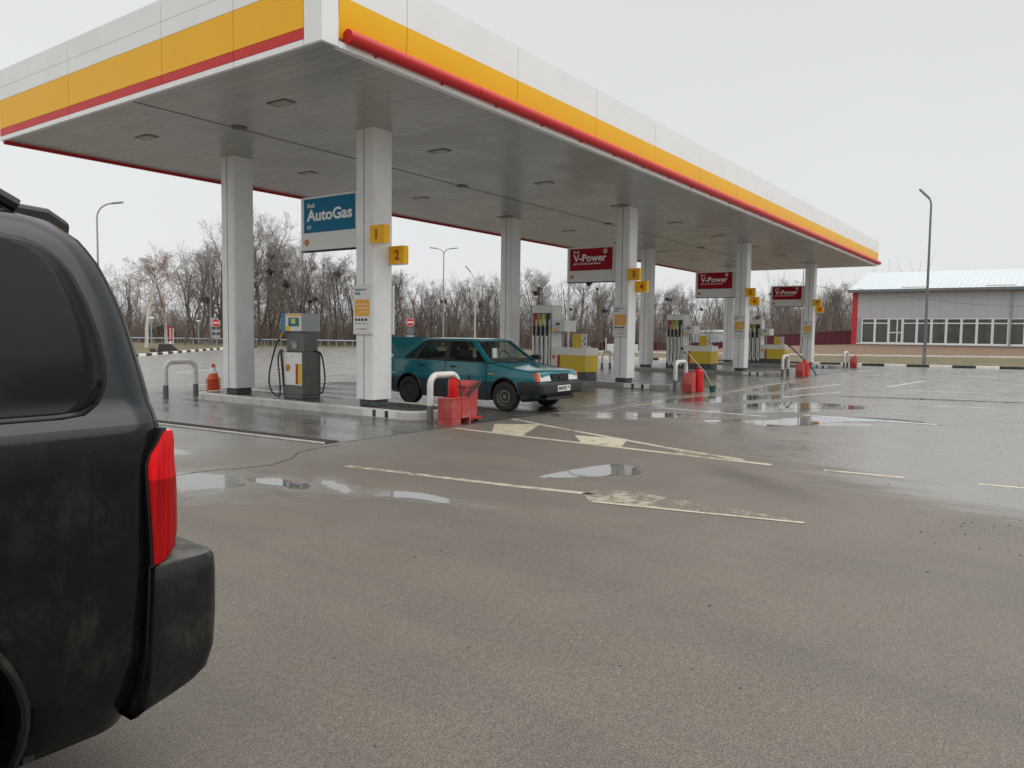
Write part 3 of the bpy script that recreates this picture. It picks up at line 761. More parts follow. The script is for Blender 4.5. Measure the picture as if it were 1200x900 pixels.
# rear long fascia
for z0, z1, mt, nm in ((SOF - .06, SOF + .10, 'red_panel', 'red_band'), (SOF + .103, 5.75, 'yellow_panel', 'yellow_band'), (5.753, TOPZ, 'white_panel', 'white_band')):
    b = MB()
    if nm == 'red_band': b.box(.052, Ly - .05, z0, Lx - .052, Ly - .003, z1)
    else:
        for a, c in zip(xsm[:-1], xsm[1:]): b.box(max(a, .052) + g_, Ly - .05, z0, c - g_ - .05, Ly - .003, z1)
    cb(nm, M[mt])
# recessed lamps in the soffit
for x, y in [(8.0 + 3.83 * i, yy_) for i in range(9) for yy_ in (10.28, 14.25)]:
    x -= ox; y -= oy
    b = MB(); b.box(x - .12, y - .23, SOF - .010, x + .12, y + .23, SOF - .003); f = cb('ceiling_light', M['lamp_frame'], bevel=.006)
    b = MB(); b.box(x - .09, y - .17, SOF - .013, x + .09, y + .17, SOF - .0105); b.build('lens', M['lens'], f)
for x, y in ((8.54, 12.15), (14.9, 12.2), (22.4, 12.2), (30.4, 12.2)):
    b = MB(); b.lathe([(.13, SOF - .02), (.14, SOF - .003)], (x - ox, y - oy, 0)); cb('vent_cover', M['lamp_frame'])
# columns
COLX = [9.808 + 9.99 * i for i in range(4)]
for cx in COLX:
    for cy in (10.07, 14.17):
        w_, d_ = .496, .462; x, y = cx - ox, cy - oy
        b = MB()
        r = .05; pts = []
        for (px_, py__, a0) in ((x + r, y + r, 180), (x + w_ - r, y + r, 270), (x + w_ - r, y + d_ - r, 0), (x + r, y + d_ - r, 90)):
            for i in range(5):
                a = math.radians(a0 + 90 * i / 4); pts.append((px_ + r * math.cos(a), py__ + r * math.sin(a)))
        b.prism(pts, lambda p, q, t: (p, q, t), .27, SOF)
        col_ = cb('column', M['white_column'], smooth=True)
        b = MB(); b.box(x + .06, y + .05, .145, x + w_ - .06, y + d_ - .05, .272, M['dark_plinth']); b.build('plinth', None, col_, bevel=.01)
        b = MB(); b.box(x - .003, y + .226, .275, x + .004, y + .238, SOF - .01, M['dark_gap']); b.box(x + w_ - .004, y + .226, .275, x + w_ + .003, y + .238, SOF - .01, M['dark_gap'])
        b.build('cover_joint', None, col_)

# ------------------------------------------------------------------ islands
for i, cx in enumerate(COLX):
    x0, x1, y0, y1 = cx - .29, cx + 1.13, 8.78, 15.45
    if i == 0: y1 = 15.4
    def outl(inset):
        pts = []; r = .45 - inset
        for (px_, py__, a0) in ((x0 + .45, y0 + .45, 180), (x1 - .45, y0 + .45, 270), (x1 - .45, y1 - .45, 0), (x0 + .45, y1 - .45, 90)):
            for k in range(7):
                a = math.radians(a0 + 90 * k / 6); pts.append((px_ + r * math.cos(a), py__ + r * math.sin(a)))
        return pts
    lab = ['raised kerbed island under the gas dispenser, nearest the black vehicle', 'raised kerbed island beside the nose of the teal sedan', 'raised kerbed island third along the canopy', 'raised kerbed island farthest along the canopy'][i]
    isl = empty('pump_island', (cx, 8.78, 0), lab, 'pump island', 'pump islands under the canopy')
    f = lambda p, q, t: (p - cx, q - 8.78, t)
    b = MB(); O = outl(0); I = outl(.16); n = len(O)
    vs = [f(*p, 0) for p in O] + [f(*p, .15) for p in O] + [f(*p, .15) for p in I] + [f(*p, .0) for p in I]
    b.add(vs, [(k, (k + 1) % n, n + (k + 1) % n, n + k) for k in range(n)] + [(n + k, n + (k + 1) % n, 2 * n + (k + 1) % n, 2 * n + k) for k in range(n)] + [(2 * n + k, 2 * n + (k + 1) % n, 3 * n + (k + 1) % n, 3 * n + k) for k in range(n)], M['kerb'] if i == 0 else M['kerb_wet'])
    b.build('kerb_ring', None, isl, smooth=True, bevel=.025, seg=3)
    b = MB(); b.prism([(p[0] - cx, p[1] - 8.78) for p in outl(.165)], lambda p, q, t: (p, q, t), 0., .142, M['paver']); b.build('paved_top', None, isl)
    # white paint with dark stripes on the end of the kerb
    b = MB(); b.box(x0 - .004 - cx, .45, .02, x0 - cx + .05, 1.25, .146, M['kerb_white'])
    for k in range(2): b.box(x0 - .007 - cx, .62 + k * .3, .02, x0 - cx, .70 + k * .3, .140, M['kerb_black'])
    b.build('painted_end', None, isl)

# ------------------------------------------------------------------ signs on the columns
RX, UZ = (0, -1, 0), (0, 0, 1)
def column_sign(cx, kind, label):
    """hanging illuminated-type box sign, faces -x and +x; root at its bottom far corner"""
    x0 = cx + .17; root = empty('fuel_sign', (x0, 10.54, 3.06), label, 'sign', 'grade signs bracketed to the front columns' if kind == 'red' else None)
    b = MB(); b.box(0, 0, 0, .14, 1.70, 1.03); b.build('sign_box', M['sign_white'], root, bevel=.008)
    b = MB(); b.box(.005, .02, -.022, .135, 1.69, -.002); b.build('bottom_rail', M['dark_gap'], root)
    for side in (-1, 1):
        xf = -.006 if side < 0 else .146
        b = MB(); b.box(xf - .004, .20 if False else .17, .34, xf + .004, 1.60, .985); pn = b.build('colour_panel', M['sign_blue' if kind == 'blue' else 'sign_red'], root, bevel=.003)
        r = (0, -1, 0) if side < 0 else (0, 1, 0)
        ys_ = (lambda t: 1.60 - t) if side < 0 else (lambda t: .17 + t)
        X = xf + side * .0055
        if kind == 'blue':
            lettering('Shell', (X, ys_(.10), .815), r, UZ, width=.21, mt=M['letter_white'], parent=pn)
            lettering('AutoGas', (X, ys_(.09), .555), r, UZ, width=1.27, height=.225, mt=M['letter_white'], parent=pn, bold=.03)
            lettering('(A)', (X, ys_(.10), .395), r, UZ, height=.09, mt=M['letter_white'], parent=pn)
        else:
            lettering('Shell', (X, ys_(.12), .85), r, UZ, width=.20, mt=M['letter_white'], parent=pn)
            lettering('V-Power', (X, ys_(.12), .60), r, UZ, width=1.12, height=.215, mt=M['letter_white'], parent=pn, bold=.025)
            lettering('для лучшей динамики', (X, ys_(.12), .495), r, UZ, width=.92, mt=M['letter_white'], parent=pn)
            b = MB(); n_ = 8; yc = ys_(1.20)
            for k in range(n_):
                a0, a1 = 2 * PI * k / n_, 2 * PI * (k + 1) / n_
                q = [(.035, a0), (.062 + .012 * (k % 2), a0), (.062 + .012 * ((k + 1) % 2), a1), (.035, a1)]
                b.prism([(rr * math.cos(a), rr * math.sin(a)) for rr, a in q], lambda p, q_, t: (X + t, yc + p, .88 + q_), 0, side * .003)
            b.build('star_mark', M['letter_white'], pn)
        emblem(root, (xf, ys_(.07) , .155), r, UZ, .062)
    b = MB(); b.box(.03, -.02, .1, .11, .002, .9); b.build('bracket', M['galv_dark'], root)
    return root
column_sign(COLX[0], 'blue', 'white box sign with a blue panel reading AutoGas, hung beside the nearest front column')
column_sign(COLX[1], 'red', 'white box sign with a red panel, on the column numbered 3')
column_sign(COLX[2], 'red', 'white box sign with a red panel, on the column numbered 5')
column_sign(COLX[3], 'red', 'smallest-looking white box sign with a red panel, on the farthest front column')

def number_sign(n, x, z):
    root = empty('number_sign', (x, 10.068, z), f'yellow box sign with a red number {n} sticking out from a white column', 'number sign', 'pump number signs on the columns')
    b = MB(); b.box(0, -.36, 0, .13, -.004, .32); b.build('box', M['sign_yellow'], root, bevel=.006)
    b = MB(); b.box(.01, -.35, -.016, .12, -.02, -.001); b.build('base_tray', M['sign_white'], root)
    lettering(str(n), (-.003, -.135 - (0 if n != 1 else .01), .07), RX, UZ, height=.18, mt=M['ink_red'], parent=root, name='digit', bold=.03)
    lettering(str(n), (.133, -.24, .07), (0, 1, 0), UZ, height=.18, mt=M['ink_red'], parent=root, name='digit', bold=.03)
k = 1
for cx in COLX:
    number_sign(k, cx - .09, 3.06); number_sign(k + 1, cx + .40, 2.74); k += 2

def poster(x, y, side, label):
    root = empty('price_poster', (x, y, 1.45), label, 'poster', 'framed posters on the columns')
    s = side
    b = MB(); b.box(0, -.235, 0, s * .045, .235, .90); b.build('frame', M['sign_white'], root, bevel=.01)
    X = s * .047
    r = RX if s < 0 else (0, 1, 0); Y = (lambda t: .235 - t) if s < 0 else (lambda t: -.235 + t)
    b = MB(); b.box(s * .0455, -.195, .04, X, .195, .86, M['paper_white']); sh = b.build('sheet', None, root)
    b = MB(); b.box(X, -.185, .33, X + s * .002, .185, .63); b.build('orange_block', M['paper_orange'], sh)
    lettering('Новости от', (X + s * .001, Y(.05), .79), r, UZ, width=.30, mt=M['ink_teal'], parent=sh, bold=.02)
    lettering('Shell', (X + s * .001, Y(.05), .715), r, UZ, width=.13, mt=M['ink_teal'], parent=sh, bold=.02)
    rr = random.Random(5)
    b = MB()
    for row in range(3):
        t = .06
        while t < .36:
            w_ = rr.uniform(.02, .07); y0 = Y(t); y1 = Y(min(t + w_, .38)); z = [.245, .19, .09][row] ; b.box(X, y0, z, X + s * .002, y1, z + [.045, .012, .02][row], M['ink_dark'] if row != 2 or rr.random() < .7 else M['paper_orange']); t += w_ + .025
    for z in (.40, .47, .54):
        b.box(X + s * .002, -.15, z, X + s * .003, .05 + (z - .4), z + .012, M['sign_white'])
    b.build('small_print', None, sh)
PW = ['white framed poster with an orange block on the nearest front column', 'white framed poster with an orange block on the column numbered 3', 'white framed poster with an orange block on the column numbered 5', 'white framed poster with an orange block on the farthest front column']
for i, cx in enumerate(COLX):
    poster(cx - .004, 10.30, -1, PW[i])
poster(COLX[0] + .50, 10.30, 1, 'framed poster seen edge-on at the right side of the nearest front column')

# ------------------------------------------------------------------ gas dispenser on the first island
gd = empty('gas_dispenser', (10.0, 12.24, .142), 'grey gas dispenser with one black hose on the nearest island', 'dispenser')
zz = -.142
b = MB(); b.box(.0, .02, 0, .47, .60, .07); b.build('base', M['pump_grey'], gd, bevel=.01)
b = MB(); b.box(.0, 0, .07, .46, .62, .94); b.build('lower_cabinet', M['pump_grey'], gd, bevel=.012)
b = MB(); b.box(-.012, .015, .27, -.0005, .605, .925); fp = b.build('front_panel', M['pump_white'], gd, bevel=.004)
b = MB(); b.box(-.015, .02, .29, -.012, .12, .70); b.build('yellow_stripe', M['pump_yellow'], fp)
b = MB(); b.box(-.015, .125, .29, -.012, .20, .70); b.build('red_stripe', M['pump_red'], fp)
emblem(fp, (-.012, .44, .61), RX, UZ, .075)
b = MB(); b.lathe([(.012, -.02), (.012, -.014)], (0, .31, .85), axis='x', seg=10); b.build('lock', M['pump_blue'], fp)
b = MB(); b.box(.05, .015, .94, .40, .56, 1.34); b.build('neck', M['pump_grey'], gd, bevel=.012)
b = MB(); b.box(.03, .22, 1.0, .049, .36, 1.14); b.box(.01, .24, 1.12, .049, .38, 1.15); b.build('nozzle_holder', M['pump_silver'], gd, bevel=.008)
b = MB(); b.box(.0, 0, 1.34, .46, .62, 1.71); hd = b.build('head', M['pump_silver'], gd, bevel=.012)
b = MB(); b.box(-.006, .02, 1.36, -.0005, .52, 1.69); b.build('display_panel', M['sign_white'], hd)
b = MB(); b.box(-.010, .10, 1.45, -.0065, .42, 1.62, M['ink_teal']); b.box(-.013, .2, 1.5, -.0105, .33, 1.60, M['screen_lit']); b.build('display', None, hd)
b = MB(); b.box(-.012, .38, 1.36, -.0065, .52, 1.45, M['sign_yellow']); b.box(-.009, .02, 1.655, -.0065, .52, 1.685, M['sign_yellow']); b.build('sticker', None, hd)
b = MB(); b.box(-.012, .54, 1.32, .2, .625, 1.712); b.build('blue_side', M['pump_blue'], hd, bevel=.004)
b = MB(); b.tube([(-.02, .56, .25), (-.05, .60, .9), (-.02, .6, .98)], .02, 8); b.build('riser', M['black_rubber'], gd)
def curve(pts, n=10):
    """catmull-rom through pts"""
    P = [Vector(p) for p in pts]; P = [2 * P[0] - P[1]] + P + [2 * P[-1] - P[-2]]; out = []
    for i in range(1, len(P) - 2):
        for k in range(n):
            t = k / n; a, c, d, e_ = P[i - 1], P[i], P[i + 1], P[i + 2]
            out.append(.5 * ((2 * c) + (-a + d) * t + (2 * a - 5 * c + 4 * d - e_) * t * t + (-a + 3 * c - 3 * d + e_) * t ** 3))
    out.append(P[-2]); return out
b = MB(); b.tube(curve([(-.02, .66, 1.22), (-.04, .78, 1.05), (-.05, .95, .6), (-.06, .98, .3), (-.06, .88, .10), (-.07, .72, .04), (-.07, .62, .06), (-.06, .64, .4), (-.05, .70, .75), (-.04, .66, .93), (-.02, .61, .96)]), .016, 8); b.build('hose', M['black_rubber'], gd, smooth='all')
b = MB(); b.tube([(-.02, .66, 1.20), (-.02, .62, 1.27), (-.01, .59, 1.31)], .022, 8, r1=.016); b.build('hose_nozzle', M['brass'], gd, smooth=True)
b = MB(); b.tube(curve([(.30, .02, .96), (.38, -.05, .93), (.44, -.06, .85), (.47, -.09, .6), (.48, -.10, .35), (.47, -.04, .12), (.46, .0, .1)]), .016, 8); b.build('hose', M['black_rubber'], gd, smooth='all')

# ------------------------------------------------------------------ fuel pumps
def fuel_pump(ncol=('red', 'orange', 'green', 'black')):
    """root at the near end of its base, on the kerb; long side along y, faces -x and +x"""
    r = empty('fuel_pump', (19.72, 11.38, .142), '', 'fuel pump', 'fuel pumps with white hoses')
    D = .72
    b = MB(); b.box(.03, .02, 0, D - .03, 1.98, .24); b.build('plinth', M['dark_plinth'], r, bevel=.01)
    b = MB(); b.box(0, 0, .24, D, 1.24, .955); cab = b.build('lower_cabinet', M['pump_white'], r, bevel=.015)
    b = MB()
    for xf, s in ((-.004, -1), (D + .004, 1)): b.box(xf - .004, .012, .245, xf + .004, .90, .74)
    b.box(.012, -.008, .245, D - .012, -.0005, .74); b.build('yellow_panel', M['pump_yellow'], cab)
    b = MB()
    for xf in (-.004, D + .004): b.box(xf - .004, .905, .245, xf + .004, 1.0, .74)
    b.build('red_stripe', M['pump_red'], cab)
    emblem(cab, (-.001, 1.13, .67), RX, UZ, .06); emblem(cab, (D + .001, 1.13, .67), (0, 1, 0), UZ, .06)
    # hose tower
    b = MB(); b.box(.05, 1.24, .24, D - .05, 1.98, 2.24); tw = b.build('hose_tower', M['pump_white'], r, bevel=.018)
    b = MB(); b.box(.035, 1.27, .26, .049, 1.95, 2.0); b.box(D - .049, 1.27, .26, D - .035, 1.95, 2.0); b.build('hose_bay', M['dark_gap'], tw)
    b = MB()
    for k in range(len(ncol) + 1):
        y = 1.285 + k * .64 / len(ncol)
        b.box(.012, y - .012, .28, .035, y + .012, 1.98)
    b.build('divider', M['pump_silver'], tw)
    for k, c in enumerate(ncol):
        st = .64 / len(ncol); y = 1.925 - (k + .5) * st
        hm = M['nozzle_' + c]
        b = MB(); b.box(-.01, y - .045, 1.55, .034, y + .045, 1.98, hm); b.build('nozzle_boot', None, tw, bevel=.01)
        b = MB(); b.tube([(-.03, y, 1.62), (-.045, y, 1.46), (-.04, y, 1.30)], .034, 8, M['nozzle_black'] , r1=.028)
        b.box(-.075, y - .014, 1.34, -.05, y + .014, 1.60, M['nozzle_black']); b.build('nozzle', None, tw, smooth=True)
        b = MB(); b.tube(curve([(-.035, y, 1.30), (-.07, y, 1.18), (-.06, y - .01, .8), (-.04, y + .01, .40), (-.01, y - .05, .16), (.0, y - .09, .24), (.015, y - .06, .6), (.02, y - .055, 1.3), (.025, y - .05, 1.8)], 6), .034, 8); b.build('hose', M['hose_grey'], tw, smooth='all')
    # display arm
    b = MB(); b.box(.02, .78, 1.44, D - .02, 1.238, 1.78); db = b.build('display_box', M['pump_white'], r, bevel=.012)
    b = MB(); b.box(.0, .80, 1.46, .0195, 1.22, 1.76); b.build('display_frame', M['sign_white'], db, bevel=.008)
    b = MB(); b.box(-.004, .93, 1.63, -.0005, 1.08, 1.71, M['screen']); b.box(-.004, .98, 1.53, -.0005, 1.02, 1.57, M['screen']); b.box(-.004, 1.14, 1.60, -.0005, 1.17, 1.63, M['screen']); b.build('display', None, db)
    b = MB(); b.box(-.03, 1.09, 1.44, -.0045, 1.20, 1.54); b.build('card_reader', M['brass'], db, bevel=.01)
    b = MB(); b.tube([(D / 2, 1.05, .96), (D / 2, 1.05, 1.44)], .03, 10); b.build('support_tube', M['galv'], r, smooth=True)
    # price board on the cabinet
    b = MB(); b.box(.16, .10, .955, .22, .58, 1.38); pb = b.build('price_board', M['sign_white'], r, bevel=.006)
    b = MB(); b.box(.152, .27, .965, .1595, .57, 1.365, M['pump_yellow']); b.box(.149, .30, 1.15, .1515, .34, 1.19, M['ink_red']); b.box(.149, .36, 1.12, .1515, .50, 1.135, M['paper_orange'])
    for q in range(3): b.box(.152, .12 + .05 * (q % 2), 1.05 + q * .09, .1595, .16 + .05 * (q % 2), 1.10 + q * .09, M['pump_red' if q == 1 else 'ink_dark'])
    b.build('price_print', None, pb)
    b = MB(); b.box(.3, .12, .955, .5, .30, 1.0); b.build('cap', M['pump_white'], r, bevel=.01)
    return r
p1 = fuel_pump(); p1['label'] = 'white and yellow fuel pump right behind the nose of the teal sedan'
dup(p1, (29.71, 11.38, .142), 'white and yellow fuel pump beyond the column numbered 3, second of three pumps')
p4 = fuel_pump(('green', 'green', 'black')); p4.location = (39.70, 11.38, .142); p4['label'] = 'white and yellow fuel pump farthest along the canopy, with three hoses'

# ------------------------------------------------------------------ steel hoops
def hoop(w_=.72):
    r = empty('hoop_barrier', (9.72, 8.62, 0), '', 'barrier', 'tube hoops guarding the island ends')
    R_ = .055; H = .78; c = .17
    pts = [(0, 0, .27), (0, 0, H - c)] + [(c - c * math.cos(a), 0, H - c + c * math.sin(a)) for a in np.linspace(.15, PI / 2, 7)] + [(w_ - c + c * math.sin(a), 0, H - c + c * math.cos(a)) for a in np.linspace(0, PI / 2 - .1, 7)] + [(w_, 0, H - c), (w_, 0, .27)]
    b = MB(); b.tube(pts, R_, 14, caps=False); b.build('hoop', M['bollard_white'], r, smooth='all')
    for x in (0, w_):
        b = MB(); b.tube([(x, 0, 0), (x, 0, .272)], R_ + .003, 14); b.build('foot', M['bollard_grey'], r, smooth=True)
    return r
h0 = hoop(); h0['label'] = 'white tube hoop with grey feet in front of the teal sedan, beside red fire boxes'
dup(h0, (19.86, 8.62, 0), 'white tube hoop with grey feet at the near end of the second island')
dup(h0, (29.90, 8.62, 0), 'white tube hoop with grey feet at the near end of the third island')
dup(h0, (40.75, 8.75, 0), 'white tube hoop with grey feet at the near end of the farthest island')
dup(h0, (9.30, 15.98, 0), 'white tube hoop behind the stack of orange cones')
dup(h0, (29.30, 16.12, 0), 'white tube hoop seen between a yellow pump cabinet and the column numbered 3')

# ------------------------------------------------------------------ cones
cone0 = empty('traffic_cone', (10.30, 15.72, .02), '', 'traffic cone', 'stack of orange traffic cones')
b = MB(); b.lathe([(.165, 0), (.168, .02), (.155, .026), (.12, .028)], seg=24); b.build('base_plate', M['cone_orange'], cone0, bevel=.012)
b = MB(); b.lathe([(.125, .025), (.105, .08), (.088, .14), (.070, .21), (.052, .28), (.034, .35), (.026, .36), (.018, .36)], seg=20); b.build('body', M['cone_orange'], cone0, smooth=True)
b = MB(); b.lathe([(.0895, .140), (.0715, .210), (.0555, .275)], seg=20)
b.build('white_band', M['letter_white'], cone0, smooth=True)
NC = 8
names_ = ['second', 'third', 'fourth', 'fifth', 'sixth', 'seventh']
cone0['label'] = 'lowest orange cone of the stack by the far left column'
for k in range(1, NC):
    lb = 'topmost orange cone of the stack, its white band showing' if k == NC - 1 else f'orange cone {names_[NC - 2 - k]} from the top of the stack'
    c_ = dup(cone0, (10.30 + .004 * math.sin(k * 2), 15.72 + .005 * math.cos(k), .02 + .05 * k), lb)

# ------------------------------------------------------------------ fire-fighting kit at the island ends
def extinguisher(x, y, z, h, r_, label, bright='bright_red', hose=True):
    e_ = empty('fire_extinguisher', (x, y, z), label, 'fire extinguisher')
    b = MB(); b.lathe([(r_ * .9, 0), (r_, .015), (r_, h * .72), (r_ * .9, h * .80), (r_ * .45, h * .86), (r_ * .3, h * .88)], seg=20); b.build('cylinder', M[bright], e_, smooth=True)
    b = MB(); b.lathe([(.018, h * .87), (.018, h * .93)], seg=10); b.box(-.07, -.012, h * .93, .05, .012, h * .955); b.box(-.06, -.01, h * .98, .05, .01, h); b.build('valve', M['fire_red'], e_)
    if hose:
        b = MB(); b.tube(curve([(.0, -.01, h * .9), (.02, -r_ - .03, h * .75), (.03, -r_ - .04, h * .3), (.05, -r_ - .05, -.02)]), .009, 6); b.build('hose', M['black_rubber'], e_, smooth='all')
    return e_
sb = empty('sand_box', (9.74, 8.10, 0), 'square faded red sheet-metal box carrying an extinguisher, beside the hoop', 'fire box')
b = MB()
b.box(-.25, -.15, .10, .24, .15, .44); sb_body = b.build('body', M['faded_red'], sb, bevel=.008)
b = MB(); b.box(-.25, -.15, 0, -.02, .15, .099); b.box(.21, -.15, 0, .24, .15, .099); b.box(-.02, .12, 0, .21, .15, .099); b.build('skirt', M['faded_red'], sb)
b = MB(); b.box(-.006, -.156, .10, .008, -.1505, .43); b.box(-.25, -.158, .425, .24, -.1505, .44); b.build('seam', M['fire_red'], sb)
extinguisher(9.70, 8.10, .44, .36, .085, 'bright red extinguisher standing on the square red box')
bn = empty('wheeled_bin', (10.16, 8.26, 0), 'tall faded red wheeled bin with a black strap, under the hoop end', 'bin')
def taper(bb, x0, x1, y0, y1, z0, z1, k, mt=None):
    cx_, cy_ = (x0 + x1) / 2, (y0 + y1) / 2
    lo = [(cx_ + (x - cx_) * k, cy_ + (y - cy_) * k, z0) for x, y in ((x0, y0), (x1, y0), (x1, y1), (x0, y1))]
    hi = [(x, y, z1) for x, y in ((x0, y0), (x1, y0), (x1, y1), (x0, y1))]
    bb.add(lo + hi, [(0, 3, 2, 1), (4, 5, 6, 7), (0, 1, 5, 4), (1, 2, 6, 5), (2, 3, 7, 6), (3, 0, 4, 7)], mt)
b = MB(); taper(b, -.17, .17, -.2, .18, .07, .60, .92); b.build('body', M['faded_red'], bn, bevel=.02)
b = MB(); b.prism([(-.19, .622), (.205, .622), (.205, .68), (.02, .70), (-.16, .655)], lambda p, q, t: (p, t, q), -.21, .19); b.box(-.205, -.215, .60, .205, .195, .6215); b.build('lid', M['faded_red'], bn, bevel=.015)
b = MB(); b.box(-.1, -.24, .05, .22, -.16, .085); b.build('step', M['fire_red'], bn)
for s in (-1, 1):
    b = MB(); b.lathe([(.055, -.02), (.07, -.012), (.07, .012), (.055, .02)], (.19 * s + .03, -.1, .07), axis='x', seg=16); b.build('wheel', M['bin_dark'], bn, smooth=True)
b = MB(); b.tube(curve([(-.25, -.245, .34), (-.12, -.25, .50), (.05, -.25, .60), (.16, -.24, .66), (.20, -.2, .72)]), .017, 8); b.tube(curve([(-.24, -.245, .42), (-.1, -.25, .56), (.06, -.25, .65), (.15, -.24, .70)]), .012, 8); b.build('strap', M['black_rubber'], bn, smooth='all')
b = MB(); b.tube(curve([(.12, -.05, .70), (.10, -.04, .78), (.2, .02, .80), (.25, .1, .70)]), .012, 6); b.build('cord', M['bin_dark'], bn, smooth='all')

def can_bin(x, y, label, s=1.):
    r = empty('sand_bin', (x, y, 0), label, 'fire bin', 'red sand bins at the island ends')
    b = MB(); pts = [(-.24, 0), (-.25, .26), (-.20, .38), (-.12, .52), (-.04, .60), (.04, .60), (.06, .55), (.06, .0)]
    b.prism([(p * s, q * s) for p, q in pts], lambda p, q, t: (p, t, q), -.16 * s, .16 * s); b.build('body', M['faded_red'], r, bevel=.02)
    b = MB(); b.box(.061 * s, -.14 * s, .24 * s, .09 * s, .14 * s, .50 * s); b.build('side_plate', M['faded_red'], r, bevel=.01)
    b = MB(); b.tube([(-.06 * s, -.06, .59 * s), (-.06 * s, -.06, .64 * s), (.08 * s, -.06, .68 * s), (.08 * s, -.06, .61 * s)], .012, 8); b.build('handle', M['fire_red'], r)
    return r
can_bin(19.36, 7.98, 'slanted faded red bin beside the hoop of the second island', .88)
extinguisher(19.74, 7.90, 0, .70, .13, 'large red extinguisher with a white tag beside the slanted red bin', hose=False)
hl_ = empty('coiled_hose', (20.0, 8.0, 0), 'black hose arching behind the large red extinguisher', 'hose')
b = MB(); b.tube(curve([(-.2, 0, .60), (-.05, 0, .69), (.12, .0, .62), (.2, 0, .42), (.19, 0, .2), (.1, 0, .07), (-.02, -.05, .04)]), .028, 8); b.build('hose', M['black_rubber'], hl_, smooth='all')
gb = empty('bucket', (19.95, 7.58, 0), 'small dark green bucket in front of the large red extinguisher', 'bucket')
b = MB(); b.lathe([(.07, .0), (.10, .16), (.105, .165), (.10, .165), (.07, .02)], seg=20); b.build('pail', M['green_plastic'], gb, smooth=True)
b = MB(); b.tube([(-.1, 0, .16)] + [(-.1 * math.cos(a), -.03, .16 + .04 * math.sin(a)) for a in np.linspace(.3, PI - .3, 6)] + [(.1, 0, .16)], .004, 6); b.build('handle', M['galv_dark'], gb)
sq = empty('squeegee', (19.90, 7.72, .10), 'long pale squeegee pole leaning from the green bucket over the hoop of the second island', 'squeegee')
b = MB(); b.tube([(.05, -.12, .05), (-.20, .0, .45)], .013, 8); b.tube([(-.20, 0, .45), (-.62, .42, 1.05)], .011, 8); b.build('pole', M['pole_pale'], sq)
b = MB(); b.box(-.66, .44, 1.03, -.60, .50, 1.09); b.build('head', M['black_rubber'], sq)
can_bin(30.42, 8.08, 'slanted faded red bin beside the hoop of the third island', .88)
extinguisher(30.76, 8.02, 0, .68, .15, 'large red extinguisher beside the slanted bin of the third island', hose=False)
sq2 = empty('squeegee', (30.7, 7.95, .02), 'long black squeegee leaning over the red bin of the third island', 'squeegee')
b = MB(); b.tube(curve([(.55, -.25, .0), (.42, -.12, .28), (.2, .0, .48), (-.75, .45, 1.15)]), .022, 8); b.build('pole', M['black_rubber'], sq2, smooth='all')
b = MB(); b.box(-.80, .42, 1.12, -.70, .5, 1.19); b.build('head', M['black_rubber'], sq2)
can_bin(41.55, 8.45, 'slanted faded red bin at the farthest island, beside the black and white kerb', .95)
extinguisher(41.9, 8.5, 0, .62, .11, 'red extinguisher behind the bin of the farthest island', hose=False)

# ------------------------------------------------------------------ dark vehicle in the foreground
SY = 2.2; SYC = SY + .96
TP = [(.27, .12), (.3, .10), (.38, .06), (.5, .02), (.7, 0), (.95, -.012), (1.15, -.016), (1.2, -.010), (1.24, .018), (1.27, .042), (1.35, .065), (1.5, .11), (1.65, .16), (1.76, .20), (1.82, .25), (1.85, .34), (1.868, .5), (1.872, .7)]
def Tz(z): return float(np.interp(z, [a for a, c in TP], [c for a, c in TP]))
XR = [(.27, 1.25), (.34, 1.26), (.5, 1.28), (.9, 1.29), (1.05, 1.30), (1.19, 1.315), (1.255, 1.318), (1.33, 1.312), (1.436, 1.298), (1.54, 1.282), (1.63, 1.258), (1.706, 1.23), (1.77, 1.19), (1.82, 1.13), (1.85, 1.05), (1.868, .95), (1.872, .8)]
XF = [(.27, -3.30), (.45, -3.42), (.8, -3.42), (.98, -3.35), (1.06, -3.1), (1.12, -2.2), (1.2, -2.05), (1.4, -1.72), (1.6, -1.42), (1.76, -1.18), (1.82, -1.02), (1.872, -.6)]
def ip(T_, z): return float(np.interp(z, [a for a, c in T_], [c for a, c in T_]))
suv = empty('parked_vehicle', (1.42, SYC, 0), 'muddy black off-road vehicle in the left foreground, only its rear corner in view', 'car')
so = (1.42, SYC)
def plan(z, xr=None, xf=None, off=0., r=.15, T0=None):
    xr = ip(XR, z) if xr is None else xr; xf = ip(XF, z) if xf is None else xf
    y = SY + Tz(z) - off; hw = SYC - y
    P = []
    n1 = 34
    for i in range(n1 + 1):
        x = xf + .25 + (xr - r - xf - .25) * i / n1; P.append((x, -hw))
    for i in range(1, 9):
        a = -PI / 2 + (PI / 2) * i / 8; P.append((xr - r + r * math.cos(a), -hw + r + r * math.sin(a)))
    # rear face slightly bowed
    for i in range(1, 8):
        t = i / 8; yy_ = (-hw + r) * (1 - t) + (hw - r) * t; P.append((xr + .03 * math.sin(t * PI), yy_))
    for i in range(9):
        a = (PI / 2) * i / 8; P.append((xr - r + r * math.cos(a), hw - r + r * math.sin(a)))
    for i in range(1, n1 + 1):
        x = xr - r + (xf + .25 - xr + r) * i / n1; P.append((x, hw))
    for i in range(1, 6):
        a = PI / 2 + PI / 2 * i / 6; P.append((xf + .25 + .25 * math.cos(a), hw - .25 + .25 * math.sin(a)))
    for i in range(1, 5): P.append((xf - .04 * math.sin(i / 5 * PI), (hw - .25) * (1 - 2 * i / 5)))
    for i in range(1, 6):
        a = PI + PI / 2 * i / 6; P.append((xf + .25 + .25 * math.cos(a), -hw + .25 + .25 * math.sin(a)))
    return [(x - so[0], y_) for x, y_ in P]
